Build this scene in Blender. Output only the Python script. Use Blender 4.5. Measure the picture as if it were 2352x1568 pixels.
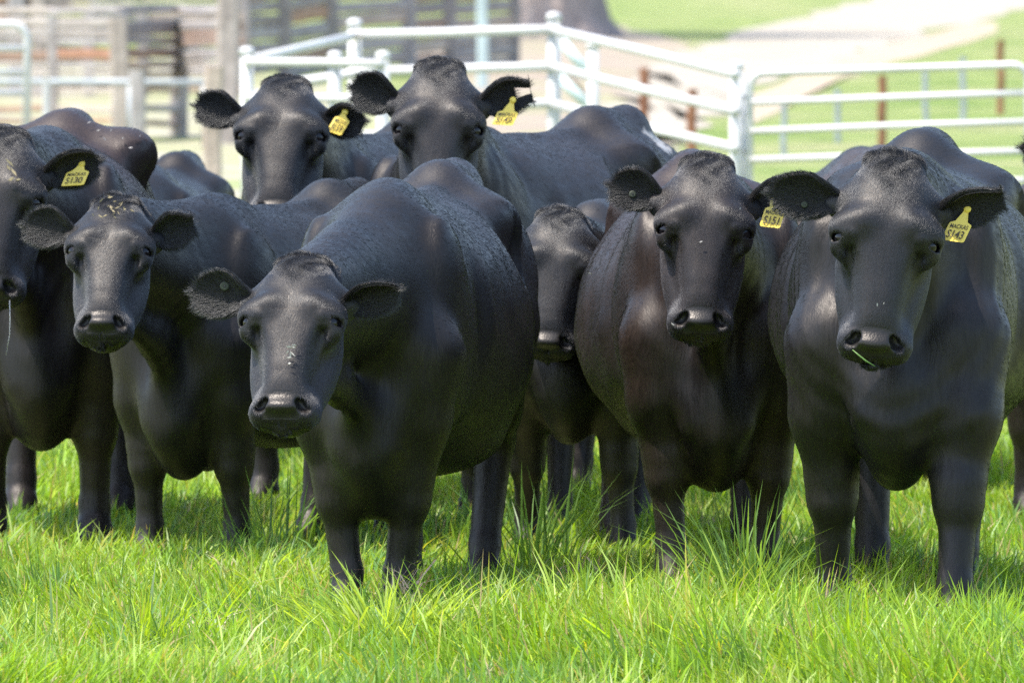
import bpy, math, random
import numpy as np
from mathutils import Vector, Matrix

for _o in list(bpy.data.objects):
    bpy.data.objects.remove(_o, do_unlink=True)
SC = bpy.context.scene
COL = SC.collection
RNG = np.random.default_rng(7)
random.seed(7)

# ------------------------------------------------------------------ camera, sky, sun, exposure
CAM_H = 1.75
FPX = 22800.0                      # focal length in pixels of a 2352 px wide frame
PITCH = math.atan(996.0 / FPX)
cam_d = bpy.data.cameras.new('camera')
cam = bpy.data.objects.new('camera', cam_d)
COL.objects.link(cam)
cam.location = (0, 0, CAM_H)
cam.rotation_euler = (math.pi / 2 - PITCH, 0, 0)
cam_d.sensor_width = 36.0
cam_d.lens = 36.0 * FPX / 2352.0
cam_d.clip_start = 0.5
cam_d.clip_end = 8000
cam_d.dof.use_dof = True
cam_d.dof.focus_distance = 23.75
cam_d.dof.aperture_fstop = 11.0
SC.camera = cam

SUN_EL, SUN_AZ = math.radians(66), math.radians(-112)    # azimuth from +Y towards +X
world = bpy.data.worlds.new('World')
SC.world = world
world.use_nodes = True
wn = world.node_tree
sky = wn.nodes.new('ShaderNodeTexSky')
sky.sky_type = 'NISHITA'
sky.sun_disc = False
sky.sun_elevation = SUN_EL
sky.sun_rotation = SUN_AZ
sky.air_density = 1.0
sky.dust_density = 1.5
bg = wn.nodes['Background']
bg.inputs['Strength'].default_value = 0.15
wn.links.new(sky.outputs['Color'], bg.inputs['Color'])
sun_d = bpy.data.lights.new('sun', 'SUN')
sun = bpy.data.objects.new('sun', sun_d)
COL.objects.link(sun)
sun_d.energy = 3.1
sun_d.angle = math.radians(0.5)
sun_d.color = (1.0, 0.955, 0.88)
_sd = Vector((math.sin(SUN_AZ) * math.cos(SUN_EL), math.cos(SUN_AZ) * math.cos(SUN_EL), math.sin(SUN_EL)))
sun.rotation_euler = _sd.to_track_quat('Z', 'Y').to_euler()
SC.view_settings.view_transform = 'Standard'
SC.view_settings.look = 'None'
SC.view_settings.exposure = 1.42
SC.view_settings.gamma = 1.0
SC.view_settings.use_curve_mapping = False
SC.render.engine = 'CYCLES'
SC.cycles.use_denoising = False
SC.cycles.max_bounces = 8
SC.cycles.transparent_max_bounces = 8


# ------------------------------------------------------------------ helpers
def at(px, py, d):
    """point at distance d (world Y) seen at pixel (px, py) of the photograph at 2352 x 1568"""
    u = (px - 1176.0) / FPX
    v = (py - 784.0) / FPX
    cp, sp = math.cos(PITCH), math.sin(PITCH)
    dy = cp - v * sp
    dz = -sp - v * cp
    return Vector((u * d / dy, d, CAM_H + dz * d / dy))


def ground(px, d):
    p = at(px, 784, d)
    return Vector((p.x, d, 0.0))


def link(o, parent=None):
    COL.objects.link(o)
    if parent is not None:
        o.parent = parent
    return o


def tag(o, label=None, cat=None, group=None, kind=None):
    if label:
        o['label'] = label
    if cat:
        o['category'] = cat
    if group:
        o['group'] = group
    if kind:
        o['kind'] = kind
    return o


def empty(name, loc=(0, 0, 0), rz=0.0):
    o = bpy.data.objects.new(name, None)
    o.location = loc
    o.rotation_euler = (0, 0, rz)
    o.empty_display_size = 0.2
    return link(o)


def mesh_np(name, verts, faces, mat=None, parent=None, smooth=True):
    """faces: list of (n, k) int arrays, one per polygon size"""
    me = bpy.data.meshes.new(name)
    verts = np.asarray(verts, dtype=np.float32)
    me.vertices.add(len(verts))
    me.vertices.foreach_set('co', verts.ravel())
    faces = [np.asarray(f, dtype=np.int32) for f in faces if len(f)]
    nl = sum(f.size for f in faces)
    npoly = sum(len(f) for f in faces)
    me.loops.add(nl)
    me.polygons.add(npoly)
    me.loops.foreach_set('vertex_index', np.concatenate([f.ravel() for f in faces]))
    tot = np.concatenate([np.full(len(f), f.shape[1], dtype=np.int32) for f in faces])
    start = np.concatenate([[0], np.cumsum(tot)[:-1]]).astype(np.int32)
    me.polygons.foreach_set('loop_start', start)
    if smooth:
        me.polygons.foreach_set('use_smooth', np.ones(npoly, dtype=bool))
    me.update(calc_edges=True)
    me.validate()
    if mat:
        me.materials.append(mat)
    return link(bpy.data.objects.new(name, me), parent)


class MB:
    """collects simple shapes into one mesh"""

    def __init__(self):
        self.v, self.f = [], []

    def add(self, vs, fs):
        o = len(self.v)
        self.v += [tuple(v) for v in vs]
        self.f += [tuple(i + o for i in f) for f in fs]

    def tube(self, pts, rads, n=8, cap=True):
        pts = [Vector(p) for p in pts]
        if not hasattr(rads, '__len__'):
            rads = [rads] * len(pts)
        vs, fs = [], []
        up = None
        for i, p in enumerate(pts):
            a = pts[max(i - 1, 0)]
            b = pts[min(i + 1, len(pts) - 1)]
            t = (b - a).normalized()
            if up is None:
                up = Vector((0, 0, 1)) if abs(t.z) < 0.9 else Vector((0, 1, 0))
            s = t.cross(up).normalized()
            up = s.cross(t).normalized()
            for k in range(n):
                an = 2 * math.pi * k / n
                vs.append(p + (s * math.cos(an) + up * math.sin(an)) * rads[i])
        for i in range(len(pts) - 1):
            for k in range(n):
                k2 = (k + 1) % n
                fs.append((i * n + k, i * n + k2, (i + 1) * n + k2, (i + 1) * n + k))
        if cap:
            fs.append(tuple(reversed(range(n))))
            fs.append(tuple(range((len(pts) - 1) * n, len(pts) * n)))
        self.add(vs, fs)

    def plank(self, a, b, w, h, jit=0.0, bev=0.15):
        """beam with chamfered corners from a to b, h high and w deep, slightly warped"""
        a, b = Vector(a), Vector(b)
        t = (b - a).normalized()
        up = Vector((0, 0, 1)) if abs(t.z) < 0.9 else Vector((0, 1, 0))
        s = t.cross(up).normalized()
        up = s.cross(t).normalized()
        prof = []
        c = bev * min(w, h)
        for sx, sy in ((1, 1), (-1, 1), (-1, -1), (1, -1)):
            q = [(sx * (w / 2 - c), sy * h / 2), (sx * w / 2, sy * (h / 2 - c))]
            if sx * sy > 0:
                q.reverse()
            prof += q
        vs, fs = [], []
        m = 4
        for i in range(m + 1):
            k = i / m
            p = a.lerp(b, k) + up * random.uniform(-jit, jit) + s * random.uniform(-jit, jit)
            g = 1 + random.uniform(-jit, jit) * 3
            for (x, y) in prof:
                vs.append(p + s * x * g + up * y * g)
        n = 8
        for i in range(m):
            for k in range(n):
                k2 = (k + 1) % n
                fs.append((i * n + k, i * n + k2, (i + 1) * n + k2, (i + 1) * n + k))
        fs.append(tuple(reversed(range(n))))
        fs.append(tuple(range(m * n, (m + 1) * n)))
        self.add(vs, fs)

    def build(self, name, mat, parent=None, smooth=False):
        me = bpy.data.meshes.new(name)
        me.from_pydata(self.v, [], self.f)
        if smooth:
            me.polygons.foreach_set('use_smooth', np.ones(len(me.polygons), dtype=bool))
        me.materials.append(mat)
        me.update()
        return link(bpy.data.objects.new(name, me), parent)


# ------------------------------------------------------------------ materials
def new_mat(name):
    m = bpy.data.materials.new(name)
    m.use_nodes = True
    nt = m.node_tree
    return m, nt, nt.nodes['Principled BSDF']


def N(nt, kind, **kw):
    n = nt.nodes.new(kind)
    for k, v in kw.items():
        setattr(n, k, v)
    return n


def ramp(nt, fac, stops):
    r = N(nt, 'ShaderNodeValToRGB')
    e = r.color_ramp.elements
    while len(e) < len(stops):
        e.new(0.5)
    for i, (p, c) in enumerate(stops):
        e[i].position = p
        e[i].color = (*c, 1)
    nt.links.new(fac, r.inputs['Fac'])
    return r.outputs['Color']


def noise(nt, scale, detail=4, rough=0.55, vec=None, mapping=None):
    n = N(nt, 'ShaderNodeTexNoise')
    n.inputs['Scale'].default_value = scale
    n.inputs['Detail'].default_value = detail
    n.inputs['Roughness'].default_value = rough
    if vec is not None:
        if mapping:
            mp = N(nt, 'ShaderNodeMapping')
            mp.inputs['Scale'].default_value = mapping
            nt.links.new(vec, mp.inputs['Vector'])
            vec = mp.outputs['Vector']
        nt.links.new(vec, n.inputs['Vector'])
    return n.outputs['Fac']


def mixc(nt, fac, a, b, blend='MIX'):
    m = N(nt, 'ShaderNodeMix', data_type='RGBA', blend_type=blend)
    for sock, val in ((m.inputs[0], fac), (m.inputs[6], a), (m.inputs[7], b)):
        if hasattr(val, 'links'):
            nt.links.new(val, sock)
        elif isinstance(val, (int, float)):
            sock.default_value = val
        else:
            sock.default_value = (*val, 1)
    return m.outputs[2]


def bump(nt, h, strength, dist, bsdf):
    b = N(nt, 'ShaderNodeBump')
    b.inputs['Strength'].default_value = strength
    b.inputs['Distance'].default_value = dist
    nt.links.new(h, b.inputs['Height'])
    nt.links.new(b.outputs['Normal'], bsdf.inputs['Normal'])


def coat_material(name, tint, back):
    """short black coat: near black hide, brown weathered cast in patches, a separate tint over the back, fine hair streaks as relief"""
    m, nt, b = new_mat(name)
    tint, back = tuple(v * .50 for v in tint), tuple(v * .5 for v in back)
    tc = N(nt, 'ShaderNodeTexCoord').outputs['Object']
    n1 = noise(nt, 2.6, 5, 0.6, tc)
    c = ramp(nt, n1, [(0.34, (0.0030, 0.0031, 0.0038)), (0.66, tint)])
    geo = N(nt, 'ShaderNodeAttribute', attribute_name='dorsal')
    c = mixc(nt, geo.outputs['Fac'], c, back)
    # hair streaks run back and down: stretched noise in a turned frame, bent a little by a slow noise
    rot = N(nt, 'ShaderNodeVectorRotate', rotation_type='X_AXIS')
    rot.inputs['Angle'].default_value = math.radians(32)
    wob = N(nt, 'ShaderNodeTexNoise')
    wob.inputs['Scale'].default_value = 7
    nt.links.new(tc, wob.inputs['Vector'])
    wa = N(nt, 'ShaderNodeVectorMath', operation='MULTIPLY_ADD')
    nt.links.new(wob.outputs['Color'], wa.inputs[0])
    wa.inputs[1].default_value = (.05, .05, .05)
    nt.links.new(tc, wa.inputs[2])
    nt.links.new(wa.outputs[0], rot.inputs['Vector'])
    # on surfaces that face forward (face, chest, legs) the hair runs straight down instead
    sx = N(nt, 'ShaderNodeSeparateXYZ')
    nt.links.new(N(nt, 'ShaderNodeTexCoord').outputs['Normal'], sx.inputs[0])
    ab = N(nt, 'ShaderNodeMath', operation='ABSOLUTE')
    nt.links.new(sx.outputs['Y'], ab.inputs[0])
    fr = N(nt, 'ShaderNodeMapRange')
    fr.inputs['From Min'].default_value = 0.45
    fr.inputs['From Max'].default_value = 0.75
    nt.links.new(ab.outputs[0], fr.inputs['Value'])

    def two(scale, rough, m1, m2):
        a1 = noise(nt, scale, 3, rough, rot.outputs['Vector'], m1)
        a2 = noise(nt, scale, 3, rough, wa.outputs[0], m2)
        q = N(nt, 'ShaderNodeMix')
        nt.links.new(fr.outputs['Result'], q.inputs[0])
        nt.links.new(a1, q.inputs[2])
        nt.links.new(a2, q.inputs[3])
        return q.outputs[0]
    st = two(240, .7, (1, .06, 1), (1, .6, .06))
    tuf = two(55, .6, (1, .18, 1), (1, .6, .2))
    c = mixc(nt, 1.0, c, ramp(nt, st, [(0.32, (0.55, 0.55, 0.55)), (0.68, (1.7, 1.65, 1.6))]), 'MULTIPLY')
    zone = N(nt, 'ShaderNodeAttribute', attribute_name='pad')
    c = mixc(nt, zone.outputs['Fac'], c, (0.0145, 0.0135, 0.0130))
    ear = N(nt, 'ShaderNodeAttribute', attribute_name='ear')
    c = mixc(nt, ear.outputs['Fac'], c, (0.006, 0.0048, 0.0045))
    pa = N(nt, 'ShaderNodeAttribute', attribute_name='patch')
    c = mixc(nt, pa.outputs['Fac'], c, (0.30, 0.285, 0.27))
    nt.links.new(c, b.inputs['Base Color'])
    # roughness: hair breaks the gloss unevenly
    r0 = N(nt, 'ShaderNodeMapRange')
    r0.inputs['From Min'].default_value = 0.3
    r0.inputs['From Max'].default_value = 0.7
    r0.inputs['To Min'].default_value = 0.38
    r0.inputs['To Max'].default_value = 0.56
    nt.links.new(tuf, r0.inputs['Value'])
    mr = N(nt, 'ShaderNodeMix')
    nt.links.new(zone.outputs['Fac'], mr.inputs[0])
    nt.links.new(r0.outputs['Result'], mr.inputs[2])
    mr.inputs[3].default_value = 0.42
    nt.links.new(mr.outputs[0], b.inputs['Roughness'])
    b.inputs['Specular IOR Level'].default_value = 0.40
    b.inputs['Specular Tint'].default_value = (1.0, 0.92, 0.85, 1)
    b.inputs['Sheen Weight'].default_value = 0.015
    b.inputs['Sheen Roughness'].default_value = 0.35
    b.inputs['Sheen Tint'].default_value = (0.85, 0.80, 0.78, 1)
    pores = N(nt, 'ShaderNodeTexVoronoi')
    pores.inputs['Scale'].default_value = 210
    nt.links.new(tc, pores.inputs['Vector'])
    sm = N(nt, 'ShaderNodeMath', operation='MULTIPLY_ADD')
    nt.links.new(tuf, sm.inputs[0])
    sm.inputs[1].default_value = 0.55
    nt.links.new(st, sm.inputs[2])
    pm = N(nt, 'ShaderNodeMath', operation='MULTIPLY')
    nt.links.new(pores.outputs['Distance'], pm.inputs[0])
    pm.inputs[1].default_value = 0.45
    h = mixc(nt, zone.outputs['Fac'], sm.outputs[0], pm.outputs[0])
    bump(nt, h, 0.5, 0.0024, b)
    return m


def fur_material(name, tint, back):
    m, nt, b = new_mat(name)
    tint, back = tuple(v * .62 for v in tint), tuple(v * .62 for v in back)
    tc = N(nt, 'ShaderNodeTexCoord').outputs['Object']
    n1 = noise(nt, 2.2, 4, 0.6, tc)
    c = ramp(nt, n1, [(0.38, (0.0075, 0.0078, 0.0092)), (0.72, tuple(v * 1.2 for v in tint))])
    d = N(nt, 'ShaderNodeAttribute', attribute_name='dorsal')
    c = mixc(nt, d.outputs['Fac'], c, back)
    inf = N(nt, 'ShaderNodeHairInfo')
    c = mixc(nt, inf.outputs['Intercept'], c, (0.0165, 0.0150, 0.0145))
    nt.links.new(c, b.inputs['Base Color'])
    b.inputs['Roughness'].default_value = 0.42
    b.inputs['Specular IOR Level'].default_value = 0.6
    return m


def blade_material(name, trans=0.45):
    m, nt, b = new_mat(name)
    col = N(nt, 'ShaderNodeAttribute', attribute_name='tone').outputs['Color']
    nt.links.new(col, b.inputs['Base Color'])
    b.inputs['Roughness'].default_value = 0.42
    b.inputs['Specular IOR Level'].default_value = 0.45
    t = N(nt, 'ShaderNodeBsdfTranslucent')
    tcol = mixc(nt, 1.0, col, (1.25, 1.15, 0.5), 'MULTIPLY')
    nt.links.new(tcol, t.inputs['Color'])
    mx = N(nt, 'ShaderNodeMixShader')
    mx.inputs[0].default_value = trans
    nt.links.new(b.outputs[0], mx.inputs[1])
    nt.links.new(t.outputs[0], mx.inputs[2])
    nt.links.new(mx.outputs[0], nt.nodes['Material Output'].inputs['Surface'])
    return m


def wood_material(name, light, dark):
    m, nt, b = new_mat(name)
    tc = N(nt, 'ShaderNodeTexCoord').outputs['Object']
    info = N(nt, 'ShaderNodeObjectInfo').outputs['Random']
    g = noise(nt, 6, 6, 0.65, tc, (1, 1, 1))
    c = ramp(nt, g, [(0.3, dark), (0.65, light)])
    c2 = ramp(nt, info, [(0.0, (0.75, 0.72, 0.70)), (0.5, (1.0, 1.0, 1.0)), (0.85, (1.15, 1.05, 0.92)), (1.0, (0.85, 0.62, 0.5))])
    nt.links.new(mixc(nt, 1.0, c, c2, 'MULTIPLY'), b.inputs['Base Color'])
    b.inputs['Roughness'].default_value = 0.85
    bump(nt, noise(nt, 30, 4, 0.6, tc), 0.5, 0.01, b)
    return m


def metal_paint(name, col, rough=0.4):
    m, nt, b = new_mat(name)
    tc = N(nt, 'ShaderNodeTexCoord').outputs['Object']
    d = noise(nt, 3, 5, 0.6, tc)
    nt.links.new(ramp(nt, d, [(0.3, tuple(c * 0.86 for c in col)), (0.6, col)]), b.inputs['Base Color'])
    b.inputs['Roughness'].default_value = rough
    return m


def plain(name, col, rough=0.5, spec=0.5):
    m, nt, b = new_mat(name)
    tc = N(nt, 'ShaderNodeTexCoord').outputs['Object']
    d = noise(nt, 25, 3, 0.6, tc)
    nt.links.new(ramp(nt, d, [(0.3, tuple(c * 0.9 for c in col)), (0.7, col)]), b.inputs['Base Color'])
    b.inputs['Roughness'].default_value = rough
    b.inputs['Specular IOR Level'].default_value = spec
    return m


def ground_material():
    m, nt, b = new_mat('paddock_turf')
    pos = N(nt, 'ShaderNodeNewGeometry').outputs['Position']
    a = noise(nt, 0.35, 5, 0.6, pos)
    c = noise(nt, 2.4, 5, 0.65, pos)
    f = noise(nt, 30, 4, 0.7, pos)
    g1 = ramp(nt, a, [(0.33, (0.15, 0.235, 0.06)), (0.48, (0.255, 0.31, 0.115)), (0.64, (0.345, 0.34, 0.19))])
    g2 = ramp(nt, c, [(0.3, (0.50, 0.62, 0.46)), (0.62, (1.2, 1.15, 1.1))])
    col = mixc(nt, 1.0, g1, g2, 'MULTIPLY')
    g3 = ramp(nt, f, [(0.3, (0.7, 0.7, 0.7)), (0.7, (1.15, 1.15, 1.15))])
    col = mixc(nt, 1.0, col, g3, 'MULTIPLY')
    nt.links.new(col, b.inputs['Base Color'])
    b.inputs['Roughness'].default_value = 0.9
    b.inputs['Specular IOR Level'].default_value = 0.1
    bump(nt, f, 0.8, 0.05, b)
    return m


def soil_material(name, c0, c1, c2):
    m, nt, b = new_mat(name)
    pos = N(nt, 'ShaderNodeNewGeometry').outputs['Position']
    a = noise(nt, 0.5, 5, 0.6, pos)
    f = noise(nt, 12, 5, 0.7, pos)
    col = ramp(nt, a, [(0.35, c0), (0.5, c1), (0.68, c2)])
    col = mixc(nt, 1.0, col, ramp(nt, f, [(0.3, (0.8, 0.8, 0.8)), (0.7, (1.1, 1.1, 1.1))]), 'MULTIPLY')
    nt.links.new(col, b.inputs['Base Color'])
    b.inputs['Roughness'].default_value = 0.95
    bump(nt, f, 0.6, 0.03, b)
    return m


M_GROUND = ground_material()
M_ROAD = soil_material('pale_gravel', (0.33, 0.288, 0.225), (0.355, 0.312, 0.25), (0.29, 0.247, 0.182))
M_DIRT = soil_material('bare_dirt', (0.25, 0.20, 0.155), (0.30, 0.24, 0.185), (0.22, 0.25, 0.08))
M_VERGE = soil_material('peach_dirt', (0.36, 0.28, 0.205), (0.38, 0.30, 0.225), (0.31, 0.32, 0.14))
M_STRAW_GROUND = soil_material('dry_straw_ground', (0.33, 0.30, 0.26), (0.30, 0.28, 0.16), (0.20, 0.26, 0.08))
M_WHITE = metal_paint('white_pipe_paint', (0.60, 0.585, 0.565), 0.45)
M_GALV = metal_paint('galvanised_steel', (0.36, 0.39, 0.40), 0.45)
M_GREENSTEEL = metal_paint('weathered_pale_steel', (0.50, 0.60, 0.58), 0.5)
M_WOOD = wood_material('weathered_timber', (0.43, 0.40, 0.385), (0.25, 0.225, 0.215))
M_WOODPALE = wood_material('pale_stake_timber', (0.46, 0.43, 0.40), (0.32, 0.28, 0.26))
M_WOODRED = wood_material('red_brown_timber', (0.40, 0.29, 0.23), (0.27, 0.17, 0.12))
M_RUST = wood_material('rusty_post', (0.36, 0.17, 0.09), (0.24, 0.10, 0.05))
M_BARK = wood_material('gum_bark', (0.40, 0.33, 0.29), (0.25, 0.19, 0.165))
M_LEAF = blade_material('tree_leaf', 0.3)
M_BLADE = blade_material('grass_blade', 0.55)
M_STRAW = blade_material('dry_straw', 0.25)
M_EYE, _nt, _b = new_mat('cow_eye')
_b.inputs['Base Color'].default_value = (0.006, 0.005, 0.006, 1)
_b.inputs['Roughness'].default_value = 0.08
_b.inputs['Specular IOR Level'].default_value = 0.4
M_LID = plain('pink_grey_lid', (0.10, 0.085, 0.08), 0.35)
M_TAG = plain('yellow_tag_plastic', (0.90, 0.66, 0.10), 0.4)
M_INK = plain('dark_tag_ink', (0.05, 0.035, 0.02), 0.6)
M_BUTTON = plain('grey_green_button', (0.035, 0.042, 0.024), 0.7)
M_HOOF = plain('dark_hoof', (0.02, 0.018, 0.016), 0.5)
M_SALIVA = plain('saliva', (0.6, 0.62, 0.65), 0.1)


# ------------------------------------------------------------------ ground, road, dirt
def sheet(name, xs, ys, zf, mat):
    X, Y = np.meshgrid(xs, ys, indexing='ij')
    Z = zf(X, Y)
    nx, ny = X.shape
    v = np.stack([X, Y, Z], -1).reshape(-1, 3)
    i, j = np.meshgrid(np.arange(nx - 1), np.arange(ny - 1), indexing='ij')
    a = (i * ny + j).ravel()
    f = np.stack([a, a + ny, a + ny + 1, a + 1], -1)
    o = mesh_np(name, v, [f], mat)
    return tag(o, kind='structure')


def terr(X, Y):
    near = np.clip((Y - 17) / 3, 0, 1)
    r = 0.012 * np.sin(X * 2.1 + 0.4) * np.sin(Y * 1.7) + 0.01 * np.sin(X * 5.3 + Y * 3.1)
    far = np.clip((Y - 45) / 10, 0, 1)
    return r * near * (1 - far)


gx = np.unique(np.concatenate([np.linspace(-3000, -30, 14), np.linspace(-30, -4, 14), np.linspace(-4, 4, 49), np.linspace(4, 30, 14), np.linspace(30, 3000, 14)]))
gy = np.unique(np.concatenate([np.linspace(-200, 17, 8), np.linspace(17, 50, 166), np.linspace(50, 200, 26), np.linspace(200, 6000, 12)]))
GROUND = sheet('ground', gx, gy, terr, M_GROUND)
GROUND['label'] = 'green paddock ground under the cattle and yards'


def blob(name, pts, z, mat, label, sub=5, jit=0.25):
    """irregular flat patch from a ring of ground points"""
    ring = []
    n = len(pts)
    for i in range(n):
        p0, p1, p2, p3 = (Vector(pts[(i + k - 1) % n]) for k in range(4))
        for s in range(sub):
            t = s / sub
            q = 0.5 * ((2 * p1) + (p2 - p0) * t + (2 * p0 - 5 * p1 + 4 * p2 - p3) * t * t + (3 * p1 - p0 - 3 * p2 + p3) * t ** 3)
            ring.append((q.x + random.uniform(-jit, jit), q.y + random.uniform(-jit, jit) * 2, z))
    c = Vector((sum(p[0] for p in ring) / len(ring), sum(p[1] for p in ring) / len(ring), z))
    vs = [tuple(c)] + ring
    fs = [(0, 1 + i, 1 + (i + 1) % len(ring)) for i in range(len(ring))]
    me = bpy.data.meshes.new(name)
    me.from_pydata(vs, [], fs)
    me.materials.append(mat)
    me.update()
    o = link(bpy.data.objects.new(name, me))
    # make sure it faces up
    if me.polygons[0].normal.z < 0:
        me.flip_normals()
    return tag(o, label, kind='structure')


def gp(px, py):
    """ground point under a pixel of the photograph"""
    d = FPX * CAM_H / (py + 212.0)
    p = ground(px, d)
    return (p.x, d, 0)


blob('dirt', [gp(930, 215), gp(1010, 95), gp(1180, 62), gp(1400, 58), gp(1560, 95), gp(1590, 135), gp(1500, 175), gp(1440, 300), gp(1250, 360), gp(1000, 340)], 0.004, M_DIRT,
     'bare brown dirt under the big tree behind the yards', jit=0.2)
blob('dirt', [gp(-160, 420), gp(-150, 150), gp(200, 120), gp(560, 150), gp(930, 260), gp(900, 420), gp(560, 520), gp(200, 560)], 0.004, M_STRAW_GROUND,
     'pale straw littered dirt under the timber yard', jit=0.1)
blob('dirt', [gp(1690, 300), gp(1700, 235), gp(1830, 175), gp(1960, 120), gp(2120, 82), gp(2260, 50), gp(2290, 75), gp(2150, 118), gp(2010, 160), gp(1860, 215)], 0.006, M_VERGE,
     'peach coloured dirt verge along the near edge of the track', jit=0.05)


def track(name, left, right, z, mat, label):
    L = [Vector(gp(*q)) for q in left]
    R = [Vector(gp(*q)) for q in right]
    vs, fs = [], []
    m = 6
    n = 0
    for i in range(len(L) - 1):
        for k in range(m + (i == len(L) - 2)):
            t = k / m
            a, b = L[i].lerp(L[i + 1], t), R[i].lerp(R[i + 1], t)
            j = .25
            vs += [(a.x + random.uniform(-j, j), a.y, z), (a.x * .5 + b.x * .5, a.y * .5 + b.y * .5, z), (b.x + random.uniform(-j, j), b.y, z)]
            n += 1
    for i in range(n - 1):
        for k in (0, 1):
            fs.append((i * 3 + k, i * 3 + k + 1, i * 3 + k + 4, i * 3 + k + 3))
    me = bpy.data.meshes.new(name)
    me.from_pydata(vs, [], fs)
    me.materials.append(mat)
    me.update()
    if me.polygons[0].normal.z < 0:
        me.flip_normals()
    return tag(link(bpy.data.objects.new(name, me)), label, kind='structure')


track('road', [(1420, 330), (1430, 265), (1455, 200), (1510, 150), (1650, 95), (1880, 30), (2080, -20), (2300, -60), (2500, -85)],
      [(1480, 360), (1540, 320), (1620, 265), (1720, 215), (1890, 150), (2080, 88), (2250, 42), (2440, 0), (2700, -40)], 0.008, M_ROAD,
      'pale gravel farm track running off behind the gate')


# ------------------------------------------------------------------ implicit surface cattle
def spline(xs, ys, q):
    """monotone-free Catmull-Rom table lookup"""
    xs = np.asarray(xs, float)
    ys = np.asarray(ys, float)
    m = np.gradient(ys, xs)
    q = np.clip(q, xs[0], xs[-1])
    i = np.clip(np.searchsorted(xs, q) - 1, 0, len(xs) - 2)
    h = xs[i + 1] - xs[i]
    t = (q - xs[i]) / h
    return ((2 * t ** 3 - 3 * t ** 2 + 1) * ys[i] + (t ** 3 - 2 * t ** 2 + t) * h * m[i]
            + (-2 * t ** 3 + 3 * t ** 2) * ys[i + 1] + (t ** 3 - t ** 2) * h * m[i + 1])


class Table:
    def __init__(self, xs, ys, n=160):
        self.g = np.linspace(xs[0], xs[-1], n)
        self.v = spline(xs, ys, self.g)

    def __call__(self, q):
        return np.interp(q, self.g, self.v)


def sd_cap(p, a, b, r1, r2, sx=1.0):
    a = np.asarray(a, float)
    b = np.asarray(b, float)
    S = np.array([1.0 / sx, 1, 1])
    ba = (b - a) * S
    pa = (p - a) * S
    t = np.clip((pa @ ba) / max(ba @ ba, 1e-9), 0, 1)
    d = np.linalg.norm(pa - t[:, None] * ba, axis=1)
    return (d - (r1 + (r2 - r1) * t)) * min(1.0, sx)


def sd_ell(p, c, r, rot=None):
    q = p - np.asarray(c, float)
    if rot is not None:
        q = q @ rot
    r = np.asarray(r, float)
    k0 = np.linalg.norm(q / r, axis=1)
    k1 = np.linalg.norm(q / (r * r), axis=1)
    return k0 * (k0 - 1) / np.maximum(k1, 1e-9)


def sd_loft(a, x, n, ends, W, F, B, cf, nu, nd, db=0.0):
    """stretched superellipse sections along a; F/B front/back of n, cf centre fraction"""
    ac = np.clip(a, *ends)
    w = np.maximum(W(ac), 0.012)
    f, b = F(ac), B(ac) + db
    c = b + (f - b) * cf
    hu = np.maximum(f - c, 0.01)
    hd = np.maximum(c - b, 0.01)
    up = n > c
    hh = np.where(up, hu, hd)
    e = np.where(up, nu(ac) if callable(nu) else nu, nd(ac) if callable(nd) else nd)
    r = ((np.abs(x) / w) ** e + (np.abs(n - c) / hh) ** e) ** (1 / e)
    d = (r - 1) * np.minimum(w, hh)
    ov = np.abs(a - ac)
    return np.where(ov > 0, np.sqrt(np.maximum(d, 0) ** 2 + ov ** 2) + np.minimum(d, 0), d)


def smin(a, b, k):
    h = np.maximum(k - np.abs(a - b), 0) / k
    return np.minimum(a, b) - h * h * k * 0.25


def smax(a, b, k):
    return -smin(-a, -b, k)


T_Y = [-.12, -.05, .05, .15, .3, .5, .7, .9, 1.05, 1.2, 1.32, 1.42, 1.5, 1.55]
TW = Table(T_Y, [.075, .115, .165, .215, .27, .305, .335, .335, .305, .265, .24, .205, .15, .09])
TT = Table(T_Y, [.96, 1.05, 1.14, 1.20, 1.205, 1.185, 1.175, 1.175, 1.185, 1.21, 1.22, 1.20, 1.15, 1.08])
TB = Table(T_Y, [.60, .52, .47, .45, .425, .40, .395, .41, .46, .56, .66, .74, .83, .92])
TD = Table(T_Y, [1.6, 1.55, 1.5, 1.55, 1.8, 2.05, 2.1, 2.1, 2.1, 2.1, 2.1, 2.1, 2.1, 2.1])
TE = Table(T_Y, [2, 2, 1.95, 1.85, 1.9, 2.0, 2.05, 2.0, 1.8, 1.5, 1.45, 1.6, 1.8, 2])
H_A = [-.02, .02, .06, .10, .15, .20, .25, .30, .36, .42, .47, .50]
HW = Table(H_A, [.040, .056, .073, .092, .112, .115, .097, .074, .059, .058, .058, .048])
HF = Table(H_A, [-.03, .010, .032, .045, .054, .053, .047, .041, .034, .018, -.025, -.05])
HB = Table(H_A, [-.07, -.11, -.13, -.15, -.16, -.16, -.15, -.13, -.105, -.095, -.095, -.09])
J_A = [.10, .16, .22, .28, .34, .40, .46, .50]
JW = Table(J_A, [.090, .107, .115, .112, .103, .089, .074, .060])
JF = Table(J_A, [-.05, -.035, -.024, -.020, -.022, -.026, -.045, -.06])
JB = Table(J_A, [-.19, -.215, -.22, -.205, -.175, -.145, -.12, -.10])


def rotx(a):
    c, s = math.cos(a), math.sin(a)
    return np.array([[1, 0, 0], [0, c, -s], [0, s, c]])


def rotz3(a):
    c, s = math.cos(a), math.sin(a)
    return np.array([[c, -s, 0], [s, c, 0], [0, 0, 1]])


def project(V):
    """pixels of world points"""
    cp, sp = math.cos(PITCH), math.sin(PITCH)
    y, z = V[:, 1], V[:, 2] - CAM_H
    dep = y * cp - z * sp
    up = y * sp + z * cp
    return np.stack([1176 + FPX * V[:, 0] / dep, 784 - FPX * up / dep], 1)


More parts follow.
